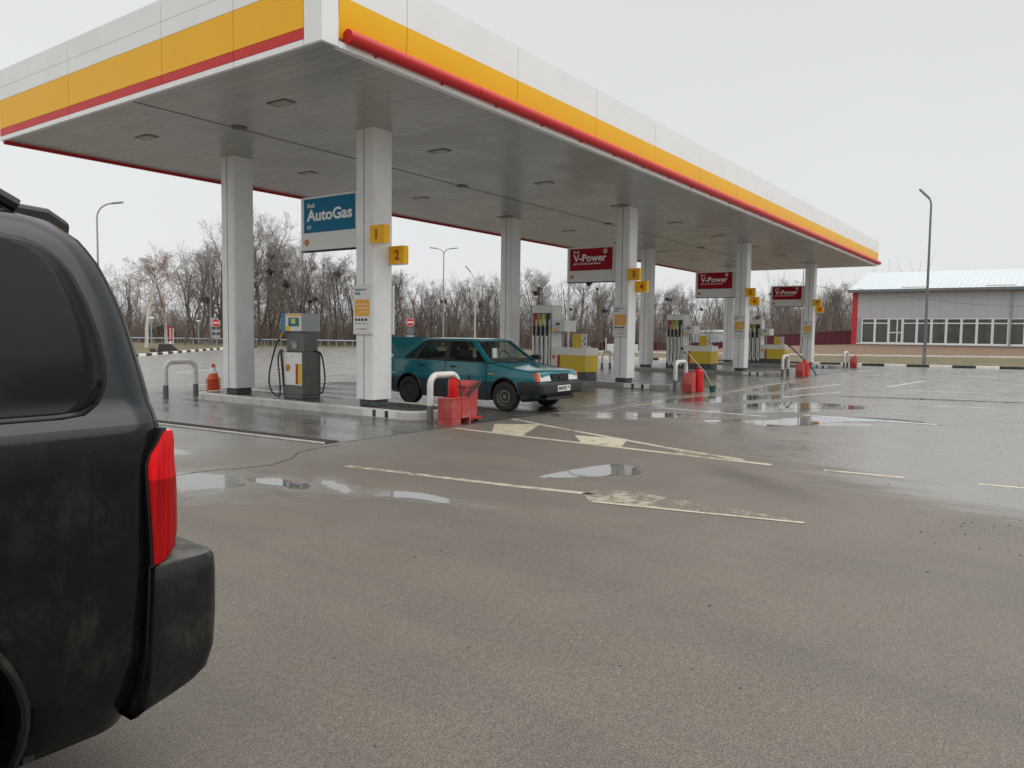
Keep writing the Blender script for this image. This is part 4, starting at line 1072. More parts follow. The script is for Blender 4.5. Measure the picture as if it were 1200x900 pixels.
def loft(levels, mt_fn=None):
    """levels: list of (z, outline)"""
    b = MB(); n = len(levels[0][1]); vs = []
    for z, P in levels: vs += [(x, y, z) for x, y in P]
    b.v = vs
    for i in range(len(levels) - 1):
        for k in range(n):
            b.f.append((i * n + k, i * n + (k + 1) % n, (i + 1) * n + (k + 1) % n, (i + 1) * n + k)); b.mi.append(0 if mt_fn is None else mt_fn(levels[i][0]))
    b.f.append(tuple(range(n))[::-1]); b.mi.append(0); b.f.append(tuple(range((len(levels) - 1) * n, len(levels) * n))); b.mi.append(1 if mt_fn else 0)
    return b
ZL = [.27, .30, .34, .38, .44, .5, .58, .66, .74, .82, .9, .98, 1.04, 1.10, 1.15, 1.18, 1.2, 1.22, 1.24, 1.255, 1.27, 1.30, 1.35, 1.4, 1.45, 1.5, 1.55, 1.6, 1.65, 1.7, 1.74, 1.77, 1.80, 1.82, 1.84, 1.85, 1.86, 1.868, 1.872]
b = loft([(z, plan(z)) for z in ZL], lambda z: 1 if z >= 1.22 else 0)
b.mats = [M['suv_paint'], M['suv_upper']]
body = b.build('body', None, suv)
cut = []
for wx in (.45, -2.45):
    for s in (-1, 1):
        c = MB(); c.lathe([(.435, -.30), (.435, .30)], (wx, SYC + s * .86, .40), axis='y', seg=48); co = c.build('cutter', M['gasket']); cut.append(co)
bpy.context.view_layer.update()
join_bool(body, cut)
for p_ in body.data.polygons: p_.use_smooth = True
def side_y(z, off): return -(SYC - (SY + Tz(z) - off))
def side_patch(name, rows, off, mt, parent, ncol=14, thick=.004, mirror=True):
    """rows: (z, xleft, xright) laid over the flank, off = stand-off; one object per side"""
    out = []
    for i_s, s in enumerate((1, -1)):
        b = MB()
        for z, xl, xr_ in rows:
            for k in range(ncol + 1):
                x = xl + (xr_ - xl) * k / ncol; b.v.append((x - so[0], s * side_y(z, off), z))
        m_ = ncol + 1
        for i in range(len(rows) - 1):
            for k in range(ncol): b.f.append((i * m_ + k, i * m_ + k + 1, (i + 1) * m_ + k + 1, (i + 1) * m_ + k)); b.mi.append(0)
        me = b.build(name, mt, parent[i_s] if isinstance(parent, list) else parent, smooth=True)
        sm = me.modifiers.new('solid', 'SOLIDIFY'); sm.thickness = thick; sm.offset = 0
        out.append(me)
    return out
winR = [(1.259, .845), (1.259, .98), (1.262, 1.03), (1.272, 1.068), (1.30, 1.10), (1.344, 1.123), (1.40, 1.130), (1.487, 1.123), (1.574, 1.107), (1.655, 1.081), (1.707, 1.049), (1.737, 1.004), (1.747, .962), (1.751, .90)]
def win_rows(grow, xl):
    rs = [(1.262 - grow, xl, .98 + grow), (1.266 - grow * .8, xl, 1.045 + grow), (1.285 - grow * .3, xl, 1.088 + grow), (1.31, xl, 1.107 + grow), (1.344, xl, 1.123 + grow), (1.40, xl, 1.130 + grow), (1.487, xl, 1.123 + grow), (1.574, xl, 1.107 + grow), (1.655, xl, 1.081 + grow), (1.70, xl, 1.053 + grow), (1.725 + grow * .4, xl, 1.02 + grow), (1.742 + grow * .8, xl, .97 + grow), (1.750 + grow, xl, .90 + grow)]
    return rs
qw = side_patch('rear_quarter_window', win_rows(0, .36), .004, M['suv_glass'], suv)
gs = side_patch('gasket', win_rows(.013, .34), .001, M['gasket'], qw, thick=.003)
for k, (xa, xb_) in enumerate(((-.62, .26), (-1.50, -.74))):
    sl = .30 if k else 0
    rows = [(z, xa + (max(0, (z - 1.27)) * .75 if k else 0), xb_) for z in (1.27, 1.3, 1.4, 1.5, 1.6, 1.7, 1.74)]
    dw = side_patch('side_window', rows, .004, M['suv_glass'], suv)
    side_patch('gasket', [(z + (-.012 if z < 1.3 else (.012 if z > 1.72 else 0)), a - .015, c + .015) for z, a, c in rows], .001, M['gasket'], dw, thick=.003)
# tail lamp, wraps round the corner
TL = [(.792, 1.227, 1.26), (.80, 1.2265, 1.29), (.83, 1.225, 1.322), (.89, 1.222, 1.330), (.993, 1.214, 1.330), (1.05, 1.211, 1.328), (1.098, 1.209, 1.322), (1.128, 1.219, 1.316), (1.158, 1.242, 1.310), (1.18, 1.254, 1.304), (1.195, 1.264, 1.296)]
def lamp_ring(z, xl, xr_, off=.007):
    r = min(.075, (xr_ - xl) * .6); y = SY + Tz(z) - off; hw = SYC - y; P = []
    for i in range(5): P.append((xl + (xr_ - r - xl) * i / 4, -hw))
    for i in range(1, 8):
        a = -PI / 2 + PI / 2 * i / 7; P.append((xr_ - r + r * math.cos(a), -hw + r + r * math.sin(a)))
    P.append((xr_, -hw + .26)); P.append((xl + .01, -hw + .26)); P.append((xl, -hw + .02))
    return [(x - so[0], y_) for x, y_ in P]
for s in (1, -1):
    b = loft([(z, [(x, s * y) for x, y in lamp_ring(z, a, c)]) for z, a, c in TL])
    tl = b.build('tail_lamp', M['tail_lens'], suv, smooth=True)
    b = loft([(z + (-.008 if i_ == 0 else .008 if i_ == len(TL) - 1 else 0), [(x, s * y) for x, y in lamp_ring(z, a - .007, c - .02, .003)]) for i_, (z, a, c) in enumerate(TL)]); b.build('lamp_surround', M['gasket'], tl, smooth=True)
# rear bumper
BP = [(.31, 1.20, 1.235, .05), (.335, 1.208, 1.275, .03), (.36, 1.212, 1.33, .012), (.385, 1.215, 1.385, .0), (.415, 1.215, 1.425, -.008), (.48, 1.218, 1.444, -.016), (.60, 1.222, 1.449, -.022), (.73, 1.228, 1.449, -.024), (.775, 1.230, 1.446, -.022), (.790, 1.235, 1.438, -.014), (.798, 1.245, 1.415, .008), (.801, 1.26, 1.37, .04)]
def bump_ring(z, xl, xr_, dy):
    r = .055; hw = SYC - SY - dy; P = []
    P.append((xl, -hw + .02))
    for i in range(7): P.append((xl + .006 + (xr_ - r - xl - .006) * i / 6, -hw + (.010 if i == 0 else 0)))
    for i in range(1, 8):
        a = -PI / 2 + PI / 2 * i / 7; P.append((xr_ - r + r * math.cos(a), -hw + r + r * math.sin(a)))
    for i in range(1, 8): P.append((xr_ + .05 * math.sin(i / 8 * PI), (-hw + r) * (1 - 2 * i / 8)))
    Q = [(x, -y) for x, y in P[:15]][::-1]
    return [(x - so[0], y) for x, y in P + Q]
b = loft([(z, bump_ring(z, a, c, d)) for z, a, c, d in BP], lambda z: 1 if z >= .785 else 0); b.mats = [M['suv_bumper'], M['bumper_step']]; b.build('rear_bumper', M['suv_bumper'], suv, smooth=True)
# side sill, arch flare, spoiler, roof rails
for s in (1, -1):
    b = MB(); b.tube([(x - so[0], s * (-(SYC - SY) + .09), .275) for x in (-1.9, -1, -.1)], .03, 8)
    b.build('side_sill', M['suv_bumper'], suv)
for wx in (.45, -2.45):
    for s in (1, -1):
        b = MB()
        P = [(wx + .437 * math.cos(a), s * side_y(min(1.2, .40 + .437 * math.sin(a)), .004), .40 + .437 * math.sin(a)) for a in np.linspace(-.25, PI + .25, 26)]
        b.tube([(p[0] - so[0], p[1], p[2]) for p in P], .013, 6)
        b.build('wheel_arch_trim', M['suv_bumper'], suv, smooth=True)
    for s in (1, -1):
        wl = b = MB(); b.lathe([(.20, -.10), (.33, -.12), (.365, -.115), (.375, -.08), (.375, .08), (.365, .115), (.33, .12), (.2, .10)], (wx - so[0], s * .80, .375), axis='y', seg=40); wo_ = b.build('wheel', M['tyre'], suv, smooth=True)
        b = MB(); b.lathe([(.05, s * -.06), (.21, s * -.09), (.23, s * -.11), (.23, s * .0), (.05, s * .0)], (wx - so[0], s * -.80 * -1 if False else s * .80, .375), axis='y', seg=32); b.build('rim', M['galv'], wo_, smooth=True)
b = MB(); b.box(.47 + .43 - so[0], -.86, .28, .90 - so[0] + .03, -.62, .50); b.build('mud_flap', M['black_rubber'], suv)
b = MB()
pl = [(.86, 1.862), (1.0, 1.882), (1.14, 1.874), (1.205, 1.835), (1.20, 1.79), (1.15, 1.79)]
b.prism([(p - so[0], q) for p, q in pl], lambda p, q, t: (p, t, q), -.56, .56); b.build('roof_spoiler', M['suv_upper'], suv, bevel=.015)
for s in (1, -1):
    b = MB(); b.tube([(1.02 - so[0], s * .62, 1.86), (.93 - so[0], s * .62, 1.905), (.78 - so[0], s * .62, 1.93), (-.6 - so[0], s * .62, 1.94), (-.75 - so[0], s * .62, 1.86)], .022, 8); b.build('roof_rail', M['gasket'], suv, smooth=True)
# shut lines on the flank
def shut(zs_, xf_):
    for s in (1, -1):
        b = MB(); b.tube([(xf_(z) - so[0], s * side_y(z, .0005), z) for z in zs_], .0025, 5)
        b.build('shut_line', M['gasket'], suv)
shut([.34, .5, .7, .9, 1.1, 1.2], lambda z: -.70); shut([.34, .5, .7, .9, 1.1, 1.2], lambda z: -1.65); shut([1.0, 1.1, 1.2], lambda z: .25)
b = MB(); b.tube([(1.216 - so[0], side_y(z, .001), z) for z in (.33, .4, .5, .6, .7, .79)], .004, 6); b.build('bumper_gap', M['gasket'], suv)
b = MB(); b.box(1.318 - so[0], -.55, .83, 1.352 - so[0], .55, 1.16); b.build('tailgate_panel', M['suv_paint'], suv, bevel=.02)
b = MB(); b.prism([(p - so[0], q) for p, q in ((1.28, 1.35), (1.335, 1.35), (1.275, 1.62), (1.22, 1.62))], lambda p, q, t: (p, t, q), -.6, .6); b.build('rear_window', M['suv_glass'], suv, bevel=.02)

# ------------------------------------------------------------------ teal sedan at the second lane
car = empty('parked_sedan', (12.74, 7.93, 0), 'teal four-door sedan with its boot lid raised, parked under the canopy', 'car')
ST = [(.02, .66, .42, .735), (.05, .73, .36, .762), (.12, .765, .28, .782), (.30, .79, .20, .80), (.55, .80, .19, .825), (.80, .803, .19, .855), (1.0, .806, .19, .888), (1.12, .808, .19, .918), (1.25, .81, .19, .94), (1.6, .812, .19, .95), (2.2, .815, .19, .955), (2.8, .815, .19, .962), (3.2, .812, .19, .97), (3.5, .808, .20, .985), (3.8, .795, .22, .985), (4.02, .775, .27, .975), (4.13, .745, .33, .95), (4.18, .69, .42, .90)]
def sect(l, hw, zb, zt):
    H = [(0, zb), (hw - .12, zb), (hw - .03, zb + .05), (hw - .008, max(zb + .1, .40)), (hw, .56 if zb < .4 else .5), (hw + .004, .63), (hw - .012, .655), (hw - .018, zt - .07), (hw - .034, zt - .025), (hw - .07, zt), (hw * .62, zt + .014), (0, zt + .022)]
    return H
b = MB(); vs = []; rings = []
for st in ST:
    H = sect(*st); P = H + [(-w_, z) for w_, z in H[-2:0:-1]]
    rings.append([(w_, st[0], z) for w_, z in P])
n = len(rings[0])
for r_ in rings: b.v += r_
def cmat(i, k):
    lo = (k <= 2 or k >= n - 3)
    return 2 if lo else 0
b.mats = [M['car_teal'], M['car_black'], M['car_teal_dark']]
for i in range(len(rings) - 1):
    for k in range(n):
        b.f.append((i * n + k, i * n + (k + 1) % n, (i + 1) * n + (k + 1) % n, (i + 1) * n + k))
        kk = k if k < 11 else n - 1 - k
        l = ST[i][0]
        if kk <= 3: q = 2
        elif kk >= 9 and 1.1 < l < 3.4: q = 1
        elif kk >= 10 and l >= 3.4 and l < 4.1: q = 1
        else: q = 0
        b.mi.append(q)
b.f.append(tuple(range(n))[::-1]); b.mi.append(0); b.f.append(tuple(range((len(rings) - 1) * n, len(rings) * n))); b.mi.append(0)
cbody = b.build('body', None, car)
cut = []
for wy in (.76, 3.26):
    c = MB(); c.lathe([(.345, -1.2), (.345, 1.2)], (0, wy, .30), axis='x', seg=44)
    cut.append(c.build('cutter', M['car_black'], loc=(12.74, 7.93, 0)))
bpy.context.view_layer.update()
join_bool(cbody, cut)
for m_ in (M['car_teal'], M['car_black'], M['car_teal_dark']):
    if m_.name not in [x.name for x in cbody.data.materials if x]: cbody.data.materials.append(m_)
for p_ in cbody.data.polygons: p_.use_smooth = True
bmx = bmesh.new(); bmx.from_mesh(cbody.data)
for e_ in bmx.edges:
    if len(e_.link_faces) == 2 and e_.calc_face_angle(0) > .45: e_.smooth = False
bmx.to_mesh(cbody.data); bmx.free()
b = MB()
for wy in (.76, 3.26): 
    b = MB(); b.box(-.66, wy - .34, .22, .66, wy + .34, .62); b.build('wheel_well', M['gasket'], car)
wT = lambda z: .787 - (z - .95) * .46
# roof
def ring4(z, hw, l0, l1, r=.12):
    P = []
    for cx_, cy_, a0 in ((-hw + r, l0 + r, 180), (hw - r, l0 + r, 270), (hw - r, l1 - r, 0), (-hw + r, l1 - r, 90)):
        for i in range(6):
            a = math.radians(a0 + 90 * i / 5); P.append((cx_ + r * math.cos(a), cy_ + r * math.sin(a)))
    return P
b = loft([(1.335, ring4(1, .605, 1.60, 3.06)), (1.35, ring4(1, .612, 1.60, 3.07)), (1.366, ring4(1, .600, 1.625, 3.04)), (1.382, ring4(1, .565, 1.68, 2.98)), (1.394, ring4(1, .48, 1.80, 2.86, .2)), (1.401, ring4(1, .33, 1.98, 2.68, .2))])
b.build('roof', M['car_teal'], car, smooth='all')
def side_poly(pts, off=0., t=.022, s=1):
    """pts (l, z) on the near (-x) or far flank of the cabin"""
    b = MB(); f = lambda p, q, d: (s * -(wT(q) + off - d), p, q)
    b.prism(pts, f, 0, t); return b
for s in (1, -1):
    side_poly([(1.10, .935), (1.20, .935), (1.73, 1.345), (1.62, 1.345)], .004, .05, s).build('windscreen_pillar', M['car_teal'], car)
    side_poly([(2.18, .935), (2.32, .935), (2.31, 1.345), (2.24, 1.345)], .001, .03, s).build('door_pillar', M['car_black'], car)
    side_poly([(3.36, .935), (3.72, .975), (3.68, .99), (3.07, 1.355), (2.93, 1.345), (3.40, .985)], .004, .05, s).build('rear_pillar', M['car_teal'], car)
    side_poly([(1.2, .935), (3.4, .955), (3.4, .975), (3.1, .966), (1.2, .955)], .006, .02, s).build('waist_trim', M['car_black'], car)
    side_poly([(1.66, 1.318), (2.96, 1.322), (2.98, 1.345), (1.70, 1.345)], .003, .02, s).build('top_trim', M['car_black'], car)
    side_poly([(3.06, .95), (3.12, .95), (2.93, 1.33), (2.86, 1.33)], .003, .03, s).build('window_divider', M['car_black'], car)
    side_poly([(1.24, .95), (2.20, .95), (2.24, 1.325), (1.72, 1.325)], -.012, .004, s).build('side_window', M['side_glass'], car)
    side_poly([(2.30, .95), (3.07, .96), (2.88, 1.33), (2.30, 1.33)], -.012, .004, s).build('side_window', M['side_glass'], car)
    side_poly([(3.12, .965), (3.42, .98), (2.98, 1.335), (2.93, 1.33)], -.010, .004, s).build('quarter_window', M['side_glass'], car)
    # door shut lines, handles, waist crease trim
    for pts in ([(1.20, .93), (1.21, .6), (1.19, .22)], [(2.25, .94), (2.27, .6), (2.26, .22)], [(3.02, .95), (3.0, .72), (2.86, .55), (2.86, .50)]):
        b = MB(); b.tube([(s * -(.813 - (.017 if z > .655 else .0) - (.012 if z < .35 else 0)), l, z) for l, z in pts], .005, 5); b.build('shut_line', M['gasket'], car)
    for l in (2.10, 2.93):
        b = MB(); b.box(s * -.79, l - .13, .815, s * -.822, l + .02, .84); b.lathe([(.028, -.012), (.028, .012)], (s * -.800, l - .05, .828), axis='x', seg=12); b.build('door_handle', M['car_black'], car, bevel=.005)
    b = MB(); b.box(s * -.803, .33 + .7, .70, s * -.822, 1.13, .725); b.build('side_repeater', M['amber'], car)
    b = MB(); b.tube([(s * -(.80 + .006), .76 + .352 * math.cos(a), .30 + .352 * math.sin(a)) for a in np.linspace(.1, PI - .1, 18)], .016, 6); b.build('wheel_arch_lip', M['car_teal_dark'], car, smooth=True)
    b = MB(); b.tube([(s * -(.81 + .004), 3.26 + .352 * math.cos(a), .30 + .352 * math.sin(a)) for a in np.linspace(.1, PI - .1, 18)], .016, 6); b.build('wheel_arch_lip', M['car_teal_dark'], car, smooth=True)
    b = MB(); b.box(s * -.79, 1.13, .19, s * -.80, 2.9, .36); b.build('sill', M['car_black'], car, bevel=.004)
    b = MB(); b.box(s * -.79, 1.02, .90 + .06, s * -.90, 1.14 + .1, 1.04 + .02) if s < 0 else b.box(-.01, 0, 0, .0, .01, .01)
    if s < 0: b.build('door_mirror', M['car_black'], car, bevel=.02)
    # wheels
    for wy in (.76, 3.26):
        rm = M['rim_rust'] if wy < 1 else M['rim_dark']
        sx = -s
        b = MB(); b.lathe([(.17, sx * -.09), (.26, sx * -.09), (.285, sx * -.075), (.288, sx * .0), (.286, sx * .06), (.272, sx * .078), (.235, sx * .085), (.185, sx * .075), (.175, sx * .05)], (sx * .735, wy, .287), axis='x', seg=40); wh = b.build('wheel', M['tyre'], car, smooth=True)
        b = MB(); b.lathe([(.01, sx * .052), (.045, sx * .055), (.05, sx * .04), (.085, sx * .045), (.10, sx * .055), (.125, sx * .052), (.15, sx * .02), (.16, sx * .045), (.178, sx * .07), (.182, sx * .055), (.17, sx * -.05)], (sx * .735, wy, .287), axis='x', seg=36); rim = b.build('rim', rm, wh, smooth=True)
        for q in range(12):
            a = q * PI / 6
            b = MB(); b.lathe([(.013, sx * .02), (.013, sx * .040 + sx * .012)], (sx * .735, wy + .138 * math.cos(a), .287 + .138 * math.sin(a)), axis='x', seg=8) if False else None
        b = MB()
        for q in range(12):
            a = q * PI / 6; b.lathe([(.011, 0), (.011, sx * .004)], (sx * (.735 + .036), wy + .137 * math.cos(a), .287 + .137 * math.sin(a)), axis='x', seg=8)
        b.build('rim_holes', M['gasket'], wh)
# windscreen and rear window
def pane(pts, mt, name, inset=0):
    b = MB(); P = [Vector(p) for p in pts]; nrm = (P[1] - P[0]).cross(P[2] - P[0]).normalized() * .004
    b.add([tuple(p) for p in P], [(0, 1, 2, 3)]); return b.build(name, mt, car)
pane([(-.71, 1.115, .945), (.71, 1.115, .945), (.585, 1.625, 1.345), (-.585, 1.625, 1.345)], M['car_glass'], 'windscreen')
b = MB(); b.tube([(-.72, 1.13, .94), (0, 1.07, .945), (.72, 1.13, .94)], .016, 6); b.tube([(-.59, 1.61, 1.345), (.59, 1.61, 1.345)], .010, 6); b.build('windscreen_seal', M['car_black'], car)
pane([(.66, 3.66, .985), (-.66, 3.66, .985), (-.565, 3.06, 1.345), (.565, 3.06, 1.345)], M['side_glass'], 'rear_window')
b = MB(); b.tube([(.55, 1.0, .93), (.1, 1.06, .96), (-.1, 1.10, .975)], .008, 5); b.tube([(.0, 1.0, .93), (-.45, 1.07, .96), (-.6, 1.1, .975)], .008, 5); b.build('wiper', M['car_black'], car)
# cabin
b = MB(); b.box(-.70, 1.2, .93, .70, 1.55, 1.00); b.build('dashboard', M['seat'], car, bevel=.02)
for x in (-.36, .36):
    b = MB(); b.box(x - .22, 2.05, .9, x + .22, 2.20, 1.16); b.box(x - .12, 2.08, 1.16, x + .12, 2.17, 1.27); b.build('front_seat', M['seat'], car, bevel=.03)
b = MB(); b.box(-.6, 3.02, .9, .6, 3.18, 1.10); b.build('rear_seat', M['seat'], car, bevel=.03)
b = MB(); b.tube([(.36 + .18 * math.cos(a), 1.60 + .05 * math.sin(a), 1.0 + .14 * math.sin(a)) for a in np.linspace(0, 2 * PI, 25)], .013, 6, caps=False); b.build('steering_wheel', M['car_black'], car, smooth=True)
b = MB(); b.box(-.13, 1.66, 1.22, .10, 1.69, 1.29); b.box(-.02, 1.62, 1.28, .0, 1.68, 1.35); b.build('inner_mirror', M['gasket'], car, bevel=.01)
b = MB(); b.box(-.20, 1.50, .99, -.06, 1.52, 1.20); b.build('papers', M['paper_white'], car)
# front end
FL = -.015
b = MB(); b.box(-.31, .0, .60, .31, .03, .735); b.build('grille_recess', M['gasket'], car)
b = MB()
for z in (.615, .645, .675, .705): b.box(-.30, -.012, z, .30, .004, z + .014)
b.box(-.008, -.014, .61, .008, .004, .73); b.tube([(-.05, -.018, .665), (.05, -.018, .665)], .02, 8); b.build('grille', M['car_black'], car)
for s in (1, -1):
    b = MB(); x0, x1 = s * .315, s * .675
    b.add([(x0, -.012, .60), (x1, .005, .595), (x1, .045, .765), (s * .35, .035, .758), (x0, .10, .60), (x1, .10, .595), (x1, .10, .765), (s * .35, .10, .758)], [(0, 1, 2, 3), (4, 7, 6, 5), (0, 4, 5, 1), (1, 5, 6, 2), (2, 6, 7, 3), (3, 7, 4, 0)]); hl = b.build('headlight', M['headlight'], car, bevel=.012)
    b = MB(); x0, x1 = s * .68, s * .755
    x0 = s * .69; x1 = s * .748; b.add([(x0, .008, .597), (x1, .03, .597), (x1 - s * .005, .06, .760), (x0, .045, .763), (x0, .10, .597), (x1 + s * .012, .085, .597), (x1 + s * .008, .11, .76), (x0, .11, .763)], [(0, 1, 2, 3), (4, 7, 6, 5), (0, 4, 5, 1), (1, 5, 6, 2), (2, 6, 7, 3), (3, 7, 4, 0)]); b.build('turn_signal', M['amber_red'], hl, bevel=.01)
b = MB()
def bumper_ring(z, d, w_):
    return [(-w_ - .01, .40), (-w_ - .012, .15), (-w_ + .03, .02 - d), (-w_ + .10, -.035 - d), (w_ - .10, -.035 - d), (w_ - .03, .02 - d), (w_ + .012, .15), (w_ + .01, .40), (w_ - .10, .40), (-w_ + .10, .40)]
b = loft([(.35, bumper_ring(0, .0, .79)), (.38, bumper_ring(0, .05, .802)), (.44, bumper_ring(0, .055, .808)), (.53, bumper_ring(0, .055, .808)), (.57, bumper_ring(0, .045, .806)), (.588, bumper_ring(0, .01, .80))]); b.build('front_bumper', M['car_black'], car, smooth=True, bevel=.01)
b = MB(); b.box(-.50, -.03, .24, .50, .12, .30); b.box(-.4, .05, .30, .4, .2, .36); b.build('valance', M['car_black'], car, bevel=.01)
b = loft([(.38, [(x, 4.17 - y) for x, y in bumper_ring(0, .04, .79)][::-1]), (.44, [(x, 4.17 - y) for x, y in bumper_ring(0, .05, .80)][::-1]), (.56, [(x, 4.17 - y) for x, y in bumper_ring(0, .05, .80)][::-1])]); b.build('rear_bumper', M['car_black'], car, smooth=True)
b = MB(); b.box(-.23, -.104, .40, .23, -.094, .515); pln = b.build('number_plate', M['plate'], car, bevel=.004)
lettering('М407ЕВ', (-.205, -.1045, .425), (1, 0, 0), UZ, width=.29, height=.072, mt=M['ink_dark'], parent=pln, bold=.02)
lettering('96', (.12, -.1045, .45), (1, 0, 0), UZ, width=.075, height=.045, mt=M['ink_dark'], parent=pln, bold=.02)
b = MB()
pts = [(-.66, 1.0), (-.63, .12)]
for s in (1, -1):
    b.tube([(s * .735, .06, .767), (s * .74, .5, .822), (s * .735, 1.0, .892), (s * .73, 1.1, .918)], .005, 5)
b.build('bonnet_gap', M['gasket'], car)
for s in (1, -1):
    b = MB(); b.box(s * .45, 4.165, .62, s * .74, 4.20, .84); b.build('tail_lamp', M['amber_red'], car, bevel=.01)
# raised boot lid with its inner side
b = MB()
LP = [(-.68, -.08), (-.68, .50), (-.62, .56), (.62, .56), (.68, .50), (.68, -.08)]
ang = math.radians(46); 
b.prism(LP, lambda p, q, t: (p, 3.62 + q * math.cos(ang) + t * math.sin(ang), 1.0 + q * math.sin(ang) - t * math.cos(ang)), 0, .16); b.build('boot_lid', M['car_teal'], car, bevel=.015)
b = MB(); b.lathe([(.05, -.02), (.07, 0), (.05, .02)], (-.56, 3.78, 1.08), axis='x', seg=16); b.box(-.62, 3.72, 1.0, -.5, 3.80, 1.06); b.build('amber_lamp', M['amber'], car, smooth=True)

# ------------------------------------------------------------------ shop building on the right
BX = 78.
bd = empty('shop_building', (BX, 15.6, .95), 'long grey metal-clad building with a white window row and a pale metal roof', 'building')
def w3(x, y, z): return (x - BX, y - 15.6, z - .95)
YR, YL = -34., 15.75
b = MB(); b.box(0, YR - 15.6, 2.42, 14, YL - 15.6, 5.0); wl = b.build('wall', M['wall_grey'], bd)
b = MB()
for y in np.arange(YL - 1.15, YR, -1.15): b.box(-.008, y - 15.6, 2.45, -.001, y - 15.6 + .02, 4.95)
b.build('panel_joint', M['joint_grey'], wl)
b = MB(); b.box(.25, YR - 15.6, -1.3, 14, YL - 15.6, 2.42); b.build('inner_wall', M['dark_gap'], bd)
b = MB(); b.box(-.06, YR - 15.6, -.9, .3, YL - 15.6, -.005); b.build('plinth', M['brown_wall'], bd)
b = MB(); b.box(-.10, YR - 15.6, -.004, .22, YL - 15.6, .09); b.build('sill', M['upvc'], bd)
b = MB(); b.box(-.05, YL - 15.6, -.1, 3.8, YL - 15.6 + .45, 5.0); b.build('red_end_panel', M['red_trim'], bd)
b = MB(); b.box(-.004, 15.36 - 15.6, .092, .20, YL - 15.6 - .002, 2.42); b.build('corner_trim', M['galv'], bd)
# roof with standing seams
b = MB()
b.add([w3(BX - .6, YR, 5.88), w3(BX - .6, YL + .75, 5.98), w3(BX + 8, YL + .75, 8.2), w3(BX + 8, YR, 8.0), w3(BX + 16, YR, 5.9), w3(BX + 16, YL + .75, 5.98)], [(0, 1, 2, 3), (3, 2, 5, 4), (1, 5, 2), (0, 3, 4)])
rf = b.build('roof', M['shed_blue'], bd)
b = MB()
for y in np.arange(YL + .6, YR, -.42):
    t = (YL + .75 - y) / (YL + .75 - YR); z0 = 5.98 - .10 * t; z1 = 8.2 - .2 * t
    b.add([w3(BX - .62, y, z0 + .004), w3(BX - .62, y - .05, z0 + .004), w3(BX + 8, y - .05, z1 + .004), w3(BX + 8, y, z1 + .004), w3(BX - .62, y - .025, z0 + .035), w3(BX + 8, y - .025, z1 + .035)], [(0, 4, 5, 3), (4, 1, 2, 5), (0, 1, 4), (3, 5, 2)])
b.build('roof_seam', M['shed_blue'], rf)
b = MB(); b.box(-.68, YR - 15.6, 4.80, -.60, YL - 15.6 + .8, 5.05); b.box(-.60, YR - 15.6, 4.80, 0, YL - 15.6 + .7, 4.84); b.build('gutter', M['galv_dark'], bd)
b = MB()
for y in np.arange(12, YR, -6.5): b.box(-.64, y - 15.6 - 2.2, 5.12, -.60, y - 15.6, 5.22)
b.build('snow_guard', M['upvc'], rf)
yw = [15.35 - 1.165 * i for i in range(42)]
for i in range(41):
    ya, yb_ = yw[i], yw[i + 1]
    door = i == 2
    wf = None
    b = MB(); f_ = .10
    if not door:
        b.box(0, yb_ - 15.6, .09, .12, yb_ - 15.6 + f_, 2.41); b.box(0, ya - 15.6 - f_, .09, .12, ya - 15.6 - .003, 2.41)
        b.box(0.002, yb_ - 15.6 + f_, .09, .118, ya - 15.6 - f_, .09 + f_); b.box(0.002, yb_ - 15.6 + f_, 2.41 - f_, .118, ya - 15.6 - f_, 2.41); b.box(.002, yb_ - 15.6 + f_, 1.90, .118, ya - 15.6 - f_, 2.0)
    else:
        m_ = (ya + yb_) / 2 - .15
        for y in (yb_ + .0, m_ - .045, ya - .11): b.box(-.02, y - 15.6, .09, .12, y - 15.6 + .11, 2.41)
        b.box(.002, yb_ - 15.6 + .11, .09, .118, m_ - .045 - 15.6, .22); b.box(.002, yb_ - 15.6 + .11, 1.05, .118, m_ - .045 - 15.6, 1.15); b.box(.002, yb_ - 15.6 + .11, 2.3, .118, m_ - .045 - 15.6, 2.41)
        b.box(.002, m_ + .065 - 15.6, .09, .118, ya - .11 - 15.6, .22); b.box(.002, m_ + .065 - 15.6, 1.05, .118, ya - .11 - 15.6, 1.15); b.box(.002, m_ + .065 - 15.6, 2.3, .118, ya - .11 - 15.6, 2.41)
    wf = b.build('door' if door else 'window', M['upvc'], bd)
    b = MB(); b.box(.05, yb_ - 15.6 + .05, .12, .058, ya - 15.6 - .05, 2.38); b.build('pane', M['window_glass'], wf)
# things seen inside: braces, stacked goods
b = MB()
for y0, s in ((8.6, 1), (5.2, -1), (-3, 1), (-8, -1), (-15, 1)):
    b.tube([w3(BX + .20, y0, 1.0), w3(BX + .20, y0 - s * 1.25, 3.3)], .06, 6)
b.build('brace', M['upvc'], bd)
b = MB()
for y in (3.58, -9.5, -22): b.tube([w3(BX - .5, y, 5.9), w3(BX - .10, y, 5.5), w3(BX - .12, y, .8)], .07, 8)
b.build('downpipe', M['galv'], bd)
dl = empty('interior_shelf', (BX + .16, 10, 1.0), 'dim shelving and goods behind the shop windows', 'shelf')
rr = random.Random(11); b = MB()
for k in range(60):
    y = rr.uniform(-20, 5); h_ = rr.uniform(.2, 1.5); c_ = rr.choice([M['brown_wall'], M['concrete'], M['stone_dark'], M['galv_dark'], M['paper_orange']])
    b.box(0, y, 0, .07, y + rr.uniform(.15, .6), h_, c_)
b.build('goods', None, dl)

